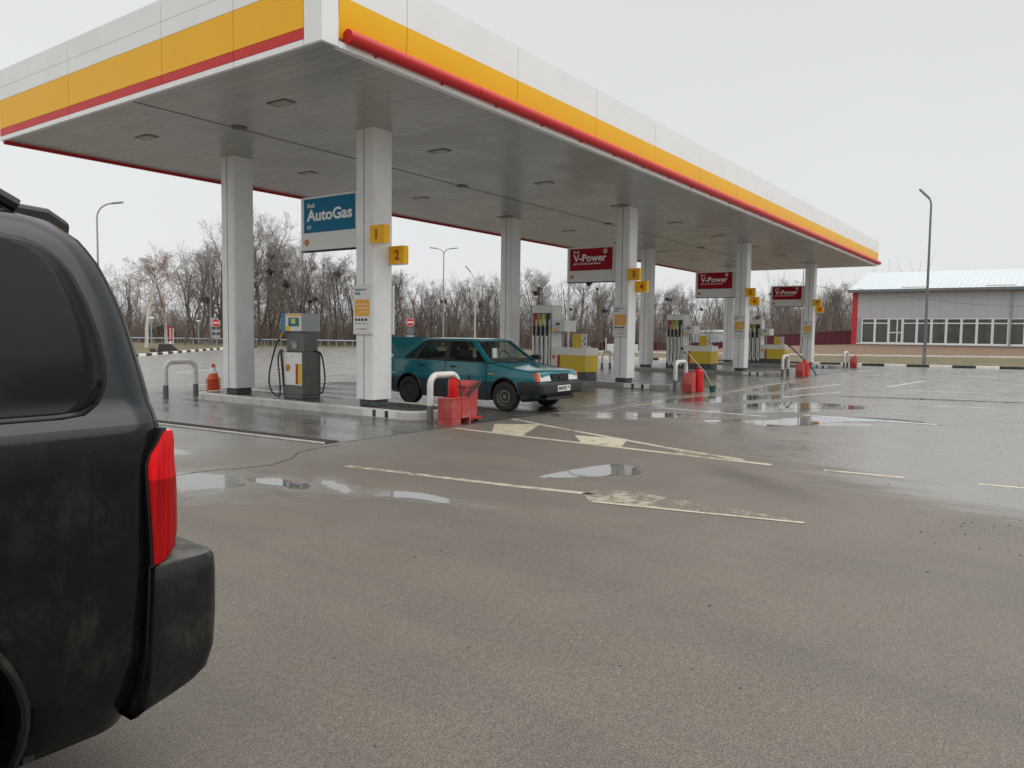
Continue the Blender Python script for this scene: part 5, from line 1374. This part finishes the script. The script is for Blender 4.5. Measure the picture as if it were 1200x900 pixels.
# ------------------------------------------------------------------ maroon corrugated fence
def zf(y): return float(np.interp(y, [16.5, 20, 31, 37.4, 53, 75], [.90, .76, .0, -.25, -.55, -.6]))
fn = empty('corrugated_fence', (82, 16, 0), 'long maroon corrugated metal fence in front of the bare trees', 'fence')
b = MB(); ys_ = list(np.arange(16, 90, .5))
for y0 in ys_:
    z0 = zf(y0); z1 = float(np.interp(y0, [16.5, 20, 31, 37.4, 53], [2.18, 1.98, .78, .66, .50])) if y0 < 53 else .5
    b.box(0, y0 - 16, z0 - .4, .03, y0 - 16 + .25, z1); b.box(.035, y0 - 16 + .25, z0 - .4, .065, y0 - 16 + .5, z1)
b.build('sheet', M['fence_red'], fn)
b = MB()
for y0 in ys_[::1]:
    z1 = float(np.interp(y0, [16.5, 20, 31, 37.4, 53], [2.18, 1.98, .78, .66, .50])) if y0 < 53 else .5
    b.box(-.03, y0 - 16, z1 + .001, .08, y0 - 16 + .5, z1 + .03)
b.build('top_cap', M['brown_wall'], fn)
fr_ = empty('corrugated_fence', (83.5, 17, 0), 'higher rear stretch of maroon fence left of the shop building', 'fence')
b = MB()
for y0 in np.arange(17, 30, .5):
    z1 = float(np.interp(y0, [17, 23, 30], [2.3, 1.85, 1.1]))
    b.box(0, y0 - 17, 0, .03, y0 - 17 + .25, z1); b.box(.035, y0 - 17 + .25, 0, .065, y0 - 17 + .5, z1)
b.build('sheet', M['fence_red'], fr_)

# pale shed roof above the fence, white panel by the road, small posts
sh = empty('storage_shed', (84, 30.2, 0), 'pale blue-grey metal shed rising behind the maroon fence', 'shed')
b = MB(); b.box(0, 0, 0, 5, 4.4, 1.95); b.build('wall', M['shed_blue'], sh)
b = MB(); pts = [(-.1 + 4.6 * i / 10, 1.95 + .28 * math.sin(PI * i / 10)) for i in range(11)]
b.prism(pts, lambda p, q, t: (t, p, q), -.1, 5.1); b.build('roof', M['upvc'], sh)
wp = empty('white_board', (54.2, 26.7, -.02), 'long white board standing low beside the road, partly behind a column', 'board')
b = MB(); b.box(0, 0, .12, .08, 2.7, .80); b.build('panel', M['upvc'], wp, bevel=.02)
b = MB(); b.box(.02, .2, 0, .06, .26, .119); b.box(.02, 2.4, 0, .06, 2.46, .119); b.build('foot', M['galv_dark'], wp)
def post(x, y, z0, z1, r_, mt, label, name='post', cat='post', grp=None):
    o = empty(name, (x, y, z0), label, cat, grp); b = MB(); b.tube([(0, 0, 0), (0, 0, z1 - z0)], r_, 10); b.build('shaft', mt, o, smooth=True); b = MB(); b.lathe([(r_ * 1.6, 0), (r_ * 1.6, .05)]); b.build('foot', M['galv_dark'], o); return o
post(55.5, 30.2, 0, 1.25, .035, M['upvc'], 'thin white marker post left of the white board')

# ------------------------------------------------------------------ street lamps
def lamp_head(b, p, d, mt=None):
    p = Vector(p); d = Vector(d).normalized(); n = Vector((-d.y, d.x, 0)).normalized(); u = d.cross(n); u = -u if u.z < 0 else u
    prof = [(-.05, .05), (.0, .09), (.35, .13), (.62, .11), (.70, .05)]
    vs = []
    for t, w_ in prof:
        c = p + d * t
        vs += [c + n * w_ - u * .03, c + n * w_ * .7 + u * .06, c - n * w_ * .7 + u * .06, c - n * w_ - u * .03]
    fs = []
    for i in range(len(prof) - 1):
        for k in range(4): fs.append((i * 4 + k, i * 4 + (k + 1) % 4, (i + 1) * 4 + (k + 1) % 4, (i + 1) * 4 + k))
    fs += [(3, 2, 1, 0), tuple(range((len(prof) - 1) * 4, len(prof) * 4))]
    b.add(vs, fs)
def street_lamp(x, y, z, H, arms, label, rise=.7, reach=1.4, mt='galv', r_=.085, lean=(0, 0), rad=None):
    o = empty('street_lamp', (x, y, z), label, 'street lamp', 'street lamps around the station')
    b = MB(); top = Vector((lean[0], lean[1], H - rise))
    b.tube([(0, 0, 0), tuple(top)], r_, 10, r1=r_ * .6); b.build('pole', M[mt], o, smooth=True)
    b = MB(); b.lathe([(r_ * 1.7, 0), (r_ * 1.7, .04), (r_ * 1.2, .06), (r_ * 1.15, .7), (r_ * 1.0, .72)], seg=12); b.build('base', M['galv_dark'], o, smooth=True)
    for (dx, dy, tilt) in arms:
        d = Vector((dx, dy, 0)).normalized()
        b = MB(); pts = [top + d * (reach * (1 - math.cos(a))) + Vector((0, 0, rise * math.sin(a))) for a in np.linspace(0, PI / 2 * (1 - tilt), 8)]
        b.tube(pts, r_ * .55, 8); arm = b.build('arm', M[mt], o, smooth=True)
        e_ = (pts[-1] - pts[-2]).normalized()
        b = MB(); lamp_head(b, pts[-1], e_); b.build('lamp_head', M['galv_dark'], arm)
    return o
x, y = bearing(118, 50); street_lamp(x, y, .05, 9.45, [(.58, -.81, 0)], 'tall street lamp rising behind the roof of the black vehicle', .9, 1.0)
x, y = bearing(248, 75); street_lamp(x, y, .05, 8.65, [(.58, -.81, 0)], 'street lamp just left of the far left column', .9, .9, 'galv')
x, y = bearing(519, 80); street_lamp(x, y, .05, 10.1, [(.58, -.81, 0), (-.58, .81, 0)], 'double-armed street lamp above the roof of the teal sedan', .6, .75)
x, y = bearing(556, 70); street_lamp(x, y, .05, 7.2, [(-.50, .86, .35)], 'pale street lamp with a slanted arm to the left, beyond the teal sedan', 1.6, 1.0, 'pole_pale', .075)
x, y = bearing(665, 60); street_lamp(x, y, 0, 9.6, [(.58, -.81, 0)], 'grey lamp post behind the first white and yellow pump', .8, 1.0)
x, y = bearing(937, 61); street_lamp(x, y, .15, 8.6, [(.58, -.81, 0)], 'thin grey lamp post seen between the sign and the farthest front column', .8, 1.0, 'galv', .065)
street_lamp(47.85, 6.11, 0.02, 9.2, [(-.25, .97, .25)], 'tall street lamp in front of the grey building', .45, .22, 'galv_dark', .085, (.0, -.42 + .45))
def park_lamp(u, D, label):
    x, y = bearing(u, D); o = empty('park_lamp', (x, y, .05), label, 'lamp', 'short park lamps under the trees')
    b = MB(); b.tube([(0, 0, 0), (0, 0, 2.05)], .055, 8); b.build('pole', M['galv'], o, smooth=True)
    b = MB(); b.lathe([(.03, 2.05), (.10, 2.12), (.12, 2.2), (.20, 2.24), (.18, 2.30), (.05, 2.33)], seg=14); b.build('lamp_head', M['upvc'], o, smooth=True)
park_lamp(178.5, 56, 'short park lamp with a white cap nearest the black vehicle'); park_lamp(233.5, 72, 'short park lamp with a white cap nearest the far left column')

# ------------------------------------------------------------------ road signs
def face_cam(x, y): return math.atan2(-y, -x)
def round_sign(u, D, label, plates):
    x, y = bearing(u, D); o = empty('road_sign', (x, y, .05), label, 'road sign', None, None, face_cam(x, y))
    b = MB(); b.tube([(0, 0, 0), (0, 0, 2.45)], .035, 8); b.build('post', M['galv'], o, smooth=True)
    for z, kind in plates:
        if kind == 'no_entry':
            b = MB(); b.lathe([(.36, .05), (.36, .065)], (0, 0, z), axis='x', seg=28, mt=M['letter_white']); b.lathe([(.335, .066), (.335, .07)], (0, 0, z), axis='x', seg=28, mt=M['sign_red_round']); b.box(.071, -.25, z - .06, .076, .25, z + .06, M['letter_white']); b.build('no_entry_disc', None, o)
        elif kind == 'disc':
            b = MB(); b.lathe([(.32, .05), (.32, .062)], (0, 0, z), axis='x', seg=28); b.box(.063, -.02, z - .4, .07, .02, z + .3, M['galv_dark']); b.build('grey_disc', M['sign_back'], o)
        else:
            b = MB(); b.box(.05, -.33, z - .12, .062, .33, z + .12); b.build('small_plate', M['sign_back'], o)
round_sign(254, 70, 'no-entry sign beside the far left column', [(2.09, 'no_entry'), (1.35, 'plate'), (.85, 'plate')])
round_sign(480.5, 68, 'no-entry sign with a grey disc below, behind the boot of the teal sedan', [(2.34, 'no_entry'), (1.58, 'disc'), (1.08, 'plate')])
x, y = bearing(249.5, 73); o = empty('notice_board', (x, y, .05), 'pale notice board on a thin post beside the left no-entry sign', 'board', rz=face_cam(x, y))
b = MB(); b.tube([(0, 0, 0), (0, 0, 2)], .03, 8); b.build('post', M['galv'], o); b = MB(); b.box(.04, -.22, 1.75, .055, .22, 2.6); b.build('panel', M['sign_back'], o)
x, y = bearing(200.5, 72); o = empty('banner', (x, y, .05), 'narrow red and white banner under the left trees', 'banner', rz=face_cam(x, y))
b = MB(); b.box(0, -.14, .35, .05, .14, 1.75, M['sign_red_round']); 
for k in range(5): b.box(.051, -.08, .55 + k * .22, .055, .08, .64 + k * .22, M['letter_white'])
b.build('cloth', None, o); b = MB(); b.box(-.01, -.14, 0, .04, .14, .345); b.build('base', M['upvc'], o)
x, y = bearing(204, 71); post(x, y, .05, 1.6, .06, M['pole_pale'], 'pale thin post right of the red banner')
x, y = bearing(194, 50); o = empty('stone_heap', (x, y, 0), 'low dark heap of stone slabs behind the left black and white kerb', 'heap', rz=face_cam(x, y))
rr = random.Random(4)
for k in range(9):
    b = MB(); w_ = 1.6 - k * .12; b.box(-.4 + rr.uniform(-.05, .05), -w_ / 2 + .3 - k * .04, k * .062, .4, w_ / 2 + .1, k * .062 + .058); b.build('slab', M['stone_dark'], o, bevel=.01)
b = MB(); b.box(-.3, -.9, 0, .3, -.55, .26); b.build('block', M['stone_dark'], o, bevel=.02)
x, y = bearing(192, 85); o = empty('park_hut', (x, y, 0), 'small brown gabled hut under the left trees', 'hut', rz=face_cam(x, y))
b = MB(); b.prism([(-1.4, 0), (1.4, 0), (1.4, 1.2), (0, 1.9), (-1.4, 1.2)], lambda p, q, t: (t, p, q), -2, 0); b.build('wall', M['brown_wall'], o)
b = MB(); b.prism([(-1.6, 1.1), (0, 1.92), (1.6, 1.1), (1.6, 1.22), (0, 2.06), (-1.6, 1.22)], lambda p, q, t: (t, p, q), -2.2, .2); b.build('roof', M['stone_dark'], o)
# low rail beyond the lot
x0, y0 = bearing(100, 76); x1, y1 = bearing(470, 74)
o = empty('guard_rail', (x0, y0, 0), 'low pale guard rail along the road under the trees', 'guard rail')
b = MB(); Lr = Vector((x1 - x0, y1 - y0, 0)); nseg = 40
b.tube([(0, 0, .62), tuple(Lr + Vector((0, 0, .62)))], .07, 6); b.build('rail', M['sign_back'], o)
for k in range(nseg + 1):
    p = Lr * (k / nseg); b = MB(); b.box(p.x - .04, p.y - .04, 0, p.x + .04, p.y + .04, .55); b.build('post', M['galv'], o)
# overhead wires
o = empty('power_line', (80, 30, 8), 'thin overhead wires sagging towards the grey building', 'wire')
def wire(a, c, sag, r_=.022):
    b = MB(); a = Vector(a); c = Vector(c); pts = []
    for i in range(17):
        t = i / 16; p = a.lerp(c, t); p.z -= sag * 4 * t * (1 - t); pts.append(p - Vector((80, 30, 8)))
    b.tube(pts, r_, 5); b.build('cable', M['wire'], o)
xa, ya = bearing(925, 95); xb_, yb2 = bearing(1025, 78); wire((xa, ya, 8.4), (xb_, yb2, 6.1), .3)
xa, ya = bearing(1000, 60); xb_, yb2 = bearing(1320, 66); wire((xa, ya, 3.75 + 1.6), (xb_, yb2, 5.0), .9, .016)

# ------------------------------------------------------------------ trees
def tree_mesh(seed, H, spread, stems=1, droop=0., levels=4, dens=1.):
    rg = np.random.default_rng(seed)
    segs = {0: [], 1: []}      # 0 trunk+limbs, 1 twigs : lists of (polyline, r0, r1, sides)
    forks = []
    def branch(p, d, L, r, lv):
        n = {0: 9, 1: 7, 2: 5, 3: 4, 4: 3}[lv]
        pts = [p.copy()]; d = d / np.linalg.norm(d); st = L / n
        for i in range(n):
            wob = {0: .09, 1: .17, 2: .22, 3: .28, 4: .32}[lv]
            d = d + rg.normal(0, wob, 3)
            up = {0: .10, 1: .10, 2: .07, 3: .03, 4: .0}[lv]
            d[2] += up - (droop * {0: 0, 1: 0, 2: .12, 3: .45, 4: .7}[lv])
            d /= np.linalg.norm(d); p = p + d * st; pts.append(p.copy())
        segs[0 if lv <= 1 else 1].append((np.array(pts), r, r * (.35 if lv < 4 else .5), {0: 8, 1: 5, 2: 4, 3: 3, 4: 3}[lv]))
        if lv >= levels: return
        nc = {0: 11, 1: 8, 2: 6, 3: 4}[lv] * dens; nc = int(nc + rg.random())
        for k in range(nc):
            t = {0: rg.uniform(.16, 1), 1: rg.uniform(.15, 1), 2: rg.uniform(.1, 1), 3: rg.uniform(.1, 1)}[lv]
            i = min(n - 1, int(t * n)); q = pts[i] + (pts[i + 1] - pts[i]) * (t * n - i)
            dd = pts[i + 1] - pts[i]; dd /= np.linalg.norm(dd)
            v = rg.normal(0, 1, 3); v -= dd * v.dot(dd); v /= np.linalg.norm(v)
            if lv == 0 : v[2] *= .3
            a = {0: rg.uniform(.45, .95), 1: rg.uniform(.45, .95), 2: rg.uniform(.4, 1.), 3: rg.uniform(.4, 1.1)}[lv] * spread
            nd = dd * math.cos(a) + v * math.sin(a)
            Lc = L * {0: rg.uniform(.38, .62) * (1.15 - .6 * t), 1: rg.uniform(.35, .6) * (1.2 - .5 * t), 2: rg.uniform(.35, .6), 3: rg.uniform(.35, .6)}[lv]
            rc = max(.007, r * (1 - .6 * t) * {0: .5, 1: .45, 2: .45, 3: .5}[lv])
            if lv == 1 and rg.random() < .35: forks.append(q.copy())
            branch(q, nd, Lc, rc, lv + 1)
    for s in range(stems):
        a = rg.uniform(0, 2 * PI); ln = 0 if stems == 1 else rg.uniform(.12, .38)
        branch(np.array([.15 * math.cos(a) * (stems > 1), .15 * math.sin(a) * (stems > 1), -.1]), np.array([ln * math.cos(a), ln * math.sin(a), 1.]), H * rg.uniform(.78, .95), (.20 if stems == 1 else .13) * H / 11, 0)
    out = []
    for kk in (0, 1):
        V = []; Fc = []; o = 0
        for P, r0, r1, sd in segs[kk]:
            n = len(P); T = np.gradient(P, axis=0); T /= np.linalg.norm(T, axis=1)[:, None]
            ref = np.array([.3, .2, .93]) if abs(T[0][2]) < .8 else np.array([.9, .3, .1])
            A = np.cross(T, ref); A /= np.linalg.norm(A, axis=1)[:, None]; B = np.cross(T, A)
            rs = np.linspace(r0, r1, n)
            an = np.arange(sd) * 2 * PI / sd
            ring = P[:, None, :] + rs[:, None, None] * (A[:, None, :] * np.cos(an)[None, :, None] + B[:, None, :] * np.sin(an)[None, :, None])
            V.append(ring.reshape(-1, 3))
            for i in range(n - 1):
                for k in range(sd): Fc.append((o + i * sd + k, o + i * sd + (k + 1) % sd, o + (i + 1) * sd + (k + 1) % sd, o + (i + 1) * sd + k))
            o += n * sd
        V = np.concatenate(V); me = bpy.data.meshes.new('trunk' if kk == 0 else 'crown'); me.from_pydata(V.tolist(), [], Fc); me.update(); out.append(me)
    return out[0], out[1], forks
VAR = []
for sd, H, sp_, stm in ((1, 11.5, .85, 3), (2, 11, .95, 2), (3, 9.5, .8, 4), (4, 10.5, 1.05, 1), (5, 8.5, .9, 3), (6, 9, 1.0, 2)):
    VAR.append((tree_mesh(sd, H, sp_, stm, 0, 4, 1.04 if stm < 3 else .84), H))
for (a, c, f), H in VAR: a.materials.append(M['bark']); c.materials.append(M['twig'])
BIR = tree_mesh(31, 9.6, .9, 1, .55, 4, 1.05); BIR[0].materials.append(M['birch_bark']); BIR[1].materials.append(M['birch_twig'])
rt = random.Random(21)
def tree(u, D, hgt, var, label, group='bare trees beyond the station', mesh=None, nests=0):
    x, y = bearing(u, D); z = terrain(x, y)
    (tm, cm, fk), H = VAR[var] if mesh is None else (mesh, 9.2)
    nm = 'bare_tree' if mesh is None else 'birch_tree'
    o = empty(nm, (x, y, z), label, 'tree', group, None, rt.uniform(0, 6.28)); s = hgt / (H * 1.08); o.scale = (s, s, s)
    for m_, n_ in ((tm, 'trunk'), (cm, 'crown')):
        c = bpy.data.objects.new(n_, m_); COL.objects.link(c); c.parent = o
    if nests:
        up = [f for f in fk if f[2] > H * .45]
        ca, sa = math.cos(o.rotation_euler.z), math.sin(o.rotation_euler.z)
        for f in rt.sample(up, min(max(1, round(nests * .6)), len(up))):
            fx, fy, fz = f * s; nest(x + fx * ca - fy * sa, y + fx * sa + fy * ca, z + fz)
    return o
def nest_mesh():
    b = MB(); q = random.Random(9)
    for k in range(170):
        a, e_ = q.uniform(0, 2 * PI), q.uniform(-.9, .5); r_ = q.uniform(.16, .36)
        c = Vector((r_ * math.cos(a) * math.cos(e_), r_ * math.sin(a) * math.cos(e_), r_ * 1.0 * math.sin(e_)))
        d = Vector((q.gauss(0, 1), q.gauss(0, 1), q.gauss(0, .4))).normalized() * q.uniform(.12, .26)
        b.tube([c - d, c + d], .014, 3, caps=False)
    b.lathe([(.03, -.26), (.16, -.17), (.21, -.02), (.15, .08)], seg=9)
    me = bpy.data.meshes.new('bird_nest'); me.from_pydata(b.v, [], b.f); me.materials.append(M['nest']); me.update(); return me
NM = nest_mesh()
def nest(x, y, z):
    o = bpy.data.objects.new('bird_nest', NM); COL.objects.link(o); o.location = (x, y, z); s = rt.uniform(.5, 1.05); o.scale = (s * rt.uniform(.8, 1.2), s, s * rt.uniform(.9, 1.5)); o.rotation_euler = (rt.uniform(-.5, .5), rt.uniform(-.5, .5), rt.uniform(0, 6))
    tag(o, 'dark round bird nest of twigs in a bare treetop', 'nest', 'bird nests in the bare trees')
tree(172, 60, 8.6, 0, 'pale drooping birch at the left, beside the black vehicle', None, BIR)
tree(196, 63, 8.2, 0, 'second pale drooping birch, right behind the first', None, BIR)
G1 = 'bare trees beyond the station'
TR = [(215, 74, 9.6, 1, 0), (232, 78, 10.2, 0, 1), (248, 82, 11, 3, 2), (146, 82, 8.6, 4, 0), (268, 80, 13.5, 0, 2), (284, 84, 12.6, 1, 1),
      (303, 74, 12.2, 1, 3), (318, 78, 12.6, 0, 5), (336, 80, 11.6, 3, 3), (350, 82, 10.8, 2, 1), (368, 76, 9.9, 1, 4), (384, 80, 10.2, 0, 4), (400, 82, 10.4, 5, 2), (418, 84, 9.8, 2, 1), (440, 86, 9.5, 4, 0),
      (462, 88, 8.6, 5, 1), (474, 84, 8.9, 3, 0), (494, 92, 7.6, 2, 0), (508, 88, 7.8, 4, 1), (530, 94, 8.4, 2, 0), (545, 88, 8.6, 0, 1), (562, 92, 8.9, 2, 0), (580, 94, 9.2, 4, 1), (600, 98, 9.6, 0, 0),
      (622, 90, 9.8, 3, 2), (640, 94, 9.9, 1, 3), (655, 98, 9.4, 0, 1), (676, 92, 9.5, 3, 2), (694, 94, 9.2, 1, 3), (712, 98, 8.8, 5, 1), (736, 98, 8.6, 2, 0), (756, 100, 8.4, 4, 1),
      (772, 96, 8.2, 1, 1), (790, 100, 8.4, 3, 1), (806, 104, 8.6, 5, 0), (826, 100, 8.2, 0, 1), (846, 104, 8.2, 2, 0), (866, 106, 8.3, 4, 0), (884, 100, 7.8, 3, 1), (900, 98, 8.4, 1, 2), (914, 102, 8.2, 5, 1),
      (930, 100, 7.4, 2, 0), (946, 104, 7.8, 0, 0), (962, 100, 7.6, 4, 0), (974, 104, 8.6, 2, 0), (986, 98, 8.2, 5, 0), (998, 102, 8.9, 0, 0), (1012, 106, 8.6, 4, 0), (1030, 110, 8.2, 2, 0), (1050, 116, 8., 1, 0)]
def where(u):
    if u < 258: return 'between the birches and the far left column'
    if u < 300: return 'hidden partly behind the far left column'
    if u < 357: return 'between the far left column and the blue sign'
    if u < 418: return 'behind the grey gas dispenser'
    if u < 470: return 'behind the nearest front column'
    if u < 586: return 'above the teal sedan'
    if u < 612: return 'behind the column over the windscreen of the sedan'
    if u < 665: return 'behind the first hose tower'
    if u < 720: return 'under the first red sign'
    if u < 770: return 'behind the column numbered 3'
    if u < 860: return 'behind the second white and yellow pump'
    if u < 945: return 'under the farthest red sign'
    if u < 1004: return 'between the farthest column and the grey building'
    return 'behind the roof of the grey building'
tot = {}
for t in TR: tot[where(t[0])] = tot.get(where(t[0]), 0) + 1
cnt = {}
ordn = ['first', 'second', 'third', 'fourth', 'fifth', 'sixth', 'seventh', 'eighth']
for (u, D, hh, v, nn) in TR:
    w_ = where(u); k = cnt.get(w_, 0); cnt[w_] = k + 1
    pre = {0: 'spreading', 1: 'forked', 2: 'bushy', 3: 'broad-crowned', 4: 'low many-stemmed', 5: 'slender'}[v]
    lab = f'bare {pre} tree {w_}' + (f', {ordn[k]} from the left' if tot[w_] > 1 else '')
    tree(u, D, hh, v, lab, G1, None, nn)
# distant thicket: too many stems to count
rg = np.random.default_rng(77); V = []; Fc = []; o_ = 0
for k in range(11500):
    u = rg.uniform(95, 1075); D = rg.uniform(86, 128) if u > 460 else rg.uniform(82, 120)
    x, y = bearing(u, D); h_ = rg.gamma(6., .55) * (1.0 if u < 900 else 1.25)
    if u < 300: h_ *= .85
    z = -.3; p = np.array([x, y, z]); lean = rg.normal(0, .16, 2); r0 = rg.uniform(.018, .045)
    n = 4; pts = []
    for i in range(n + 1):
        t = i / n; pts.append(p + np.array([lean[0] * h_ * t + rg.normal(0, .05), lean[1] * h_ * t + rg.normal(0, .05), h_ * t]))
    st = [(pts, r0)]
    for q in range(3):
        i = rg.integers(1, n); a = rg.uniform(0, 6.28); L_ = h_ * rg.uniform(.2, .4); c = pts[i]
        st.append(([c, c + np.array([math.cos(a) * L_ * .35, math.sin(a) * L_ * .35, L_ * .6]), c + np.array([math.cos(a) * L_ * .5, math.sin(a) * L_ * .5, L_ * 1.1])], r0 * .6))
    for P, r_ in st:
        m_ = len(P)
        for i, c in enumerate(P):
            rr_ = r_ * (1 - .7 * i / (m_ - 1))
            for j in range(3): V.append((c[0] + rr_ * math.cos(j * 2.094), c[1] + rr_ * math.sin(j * 2.094), c[2]))
        for i in range(m_ - 1):
            for j in range(3): Fc.append((o_ + i * 3 + j, o_ + i * 3 + (j + 1) % 3, o_ + (i + 1) * 3 + (j + 1) % 3, o_ + (i + 1) * 3 + j))
        o_ += m_ * 3
me = bpy.data.meshes.new('thicket'); me.from_pydata(V, [], Fc); me.materials.append(M['thicket']); me.update()
tk = bpy.data.objects.new('thicket', me); COL.objects.link(tk); tag(tk, kind='stuff')
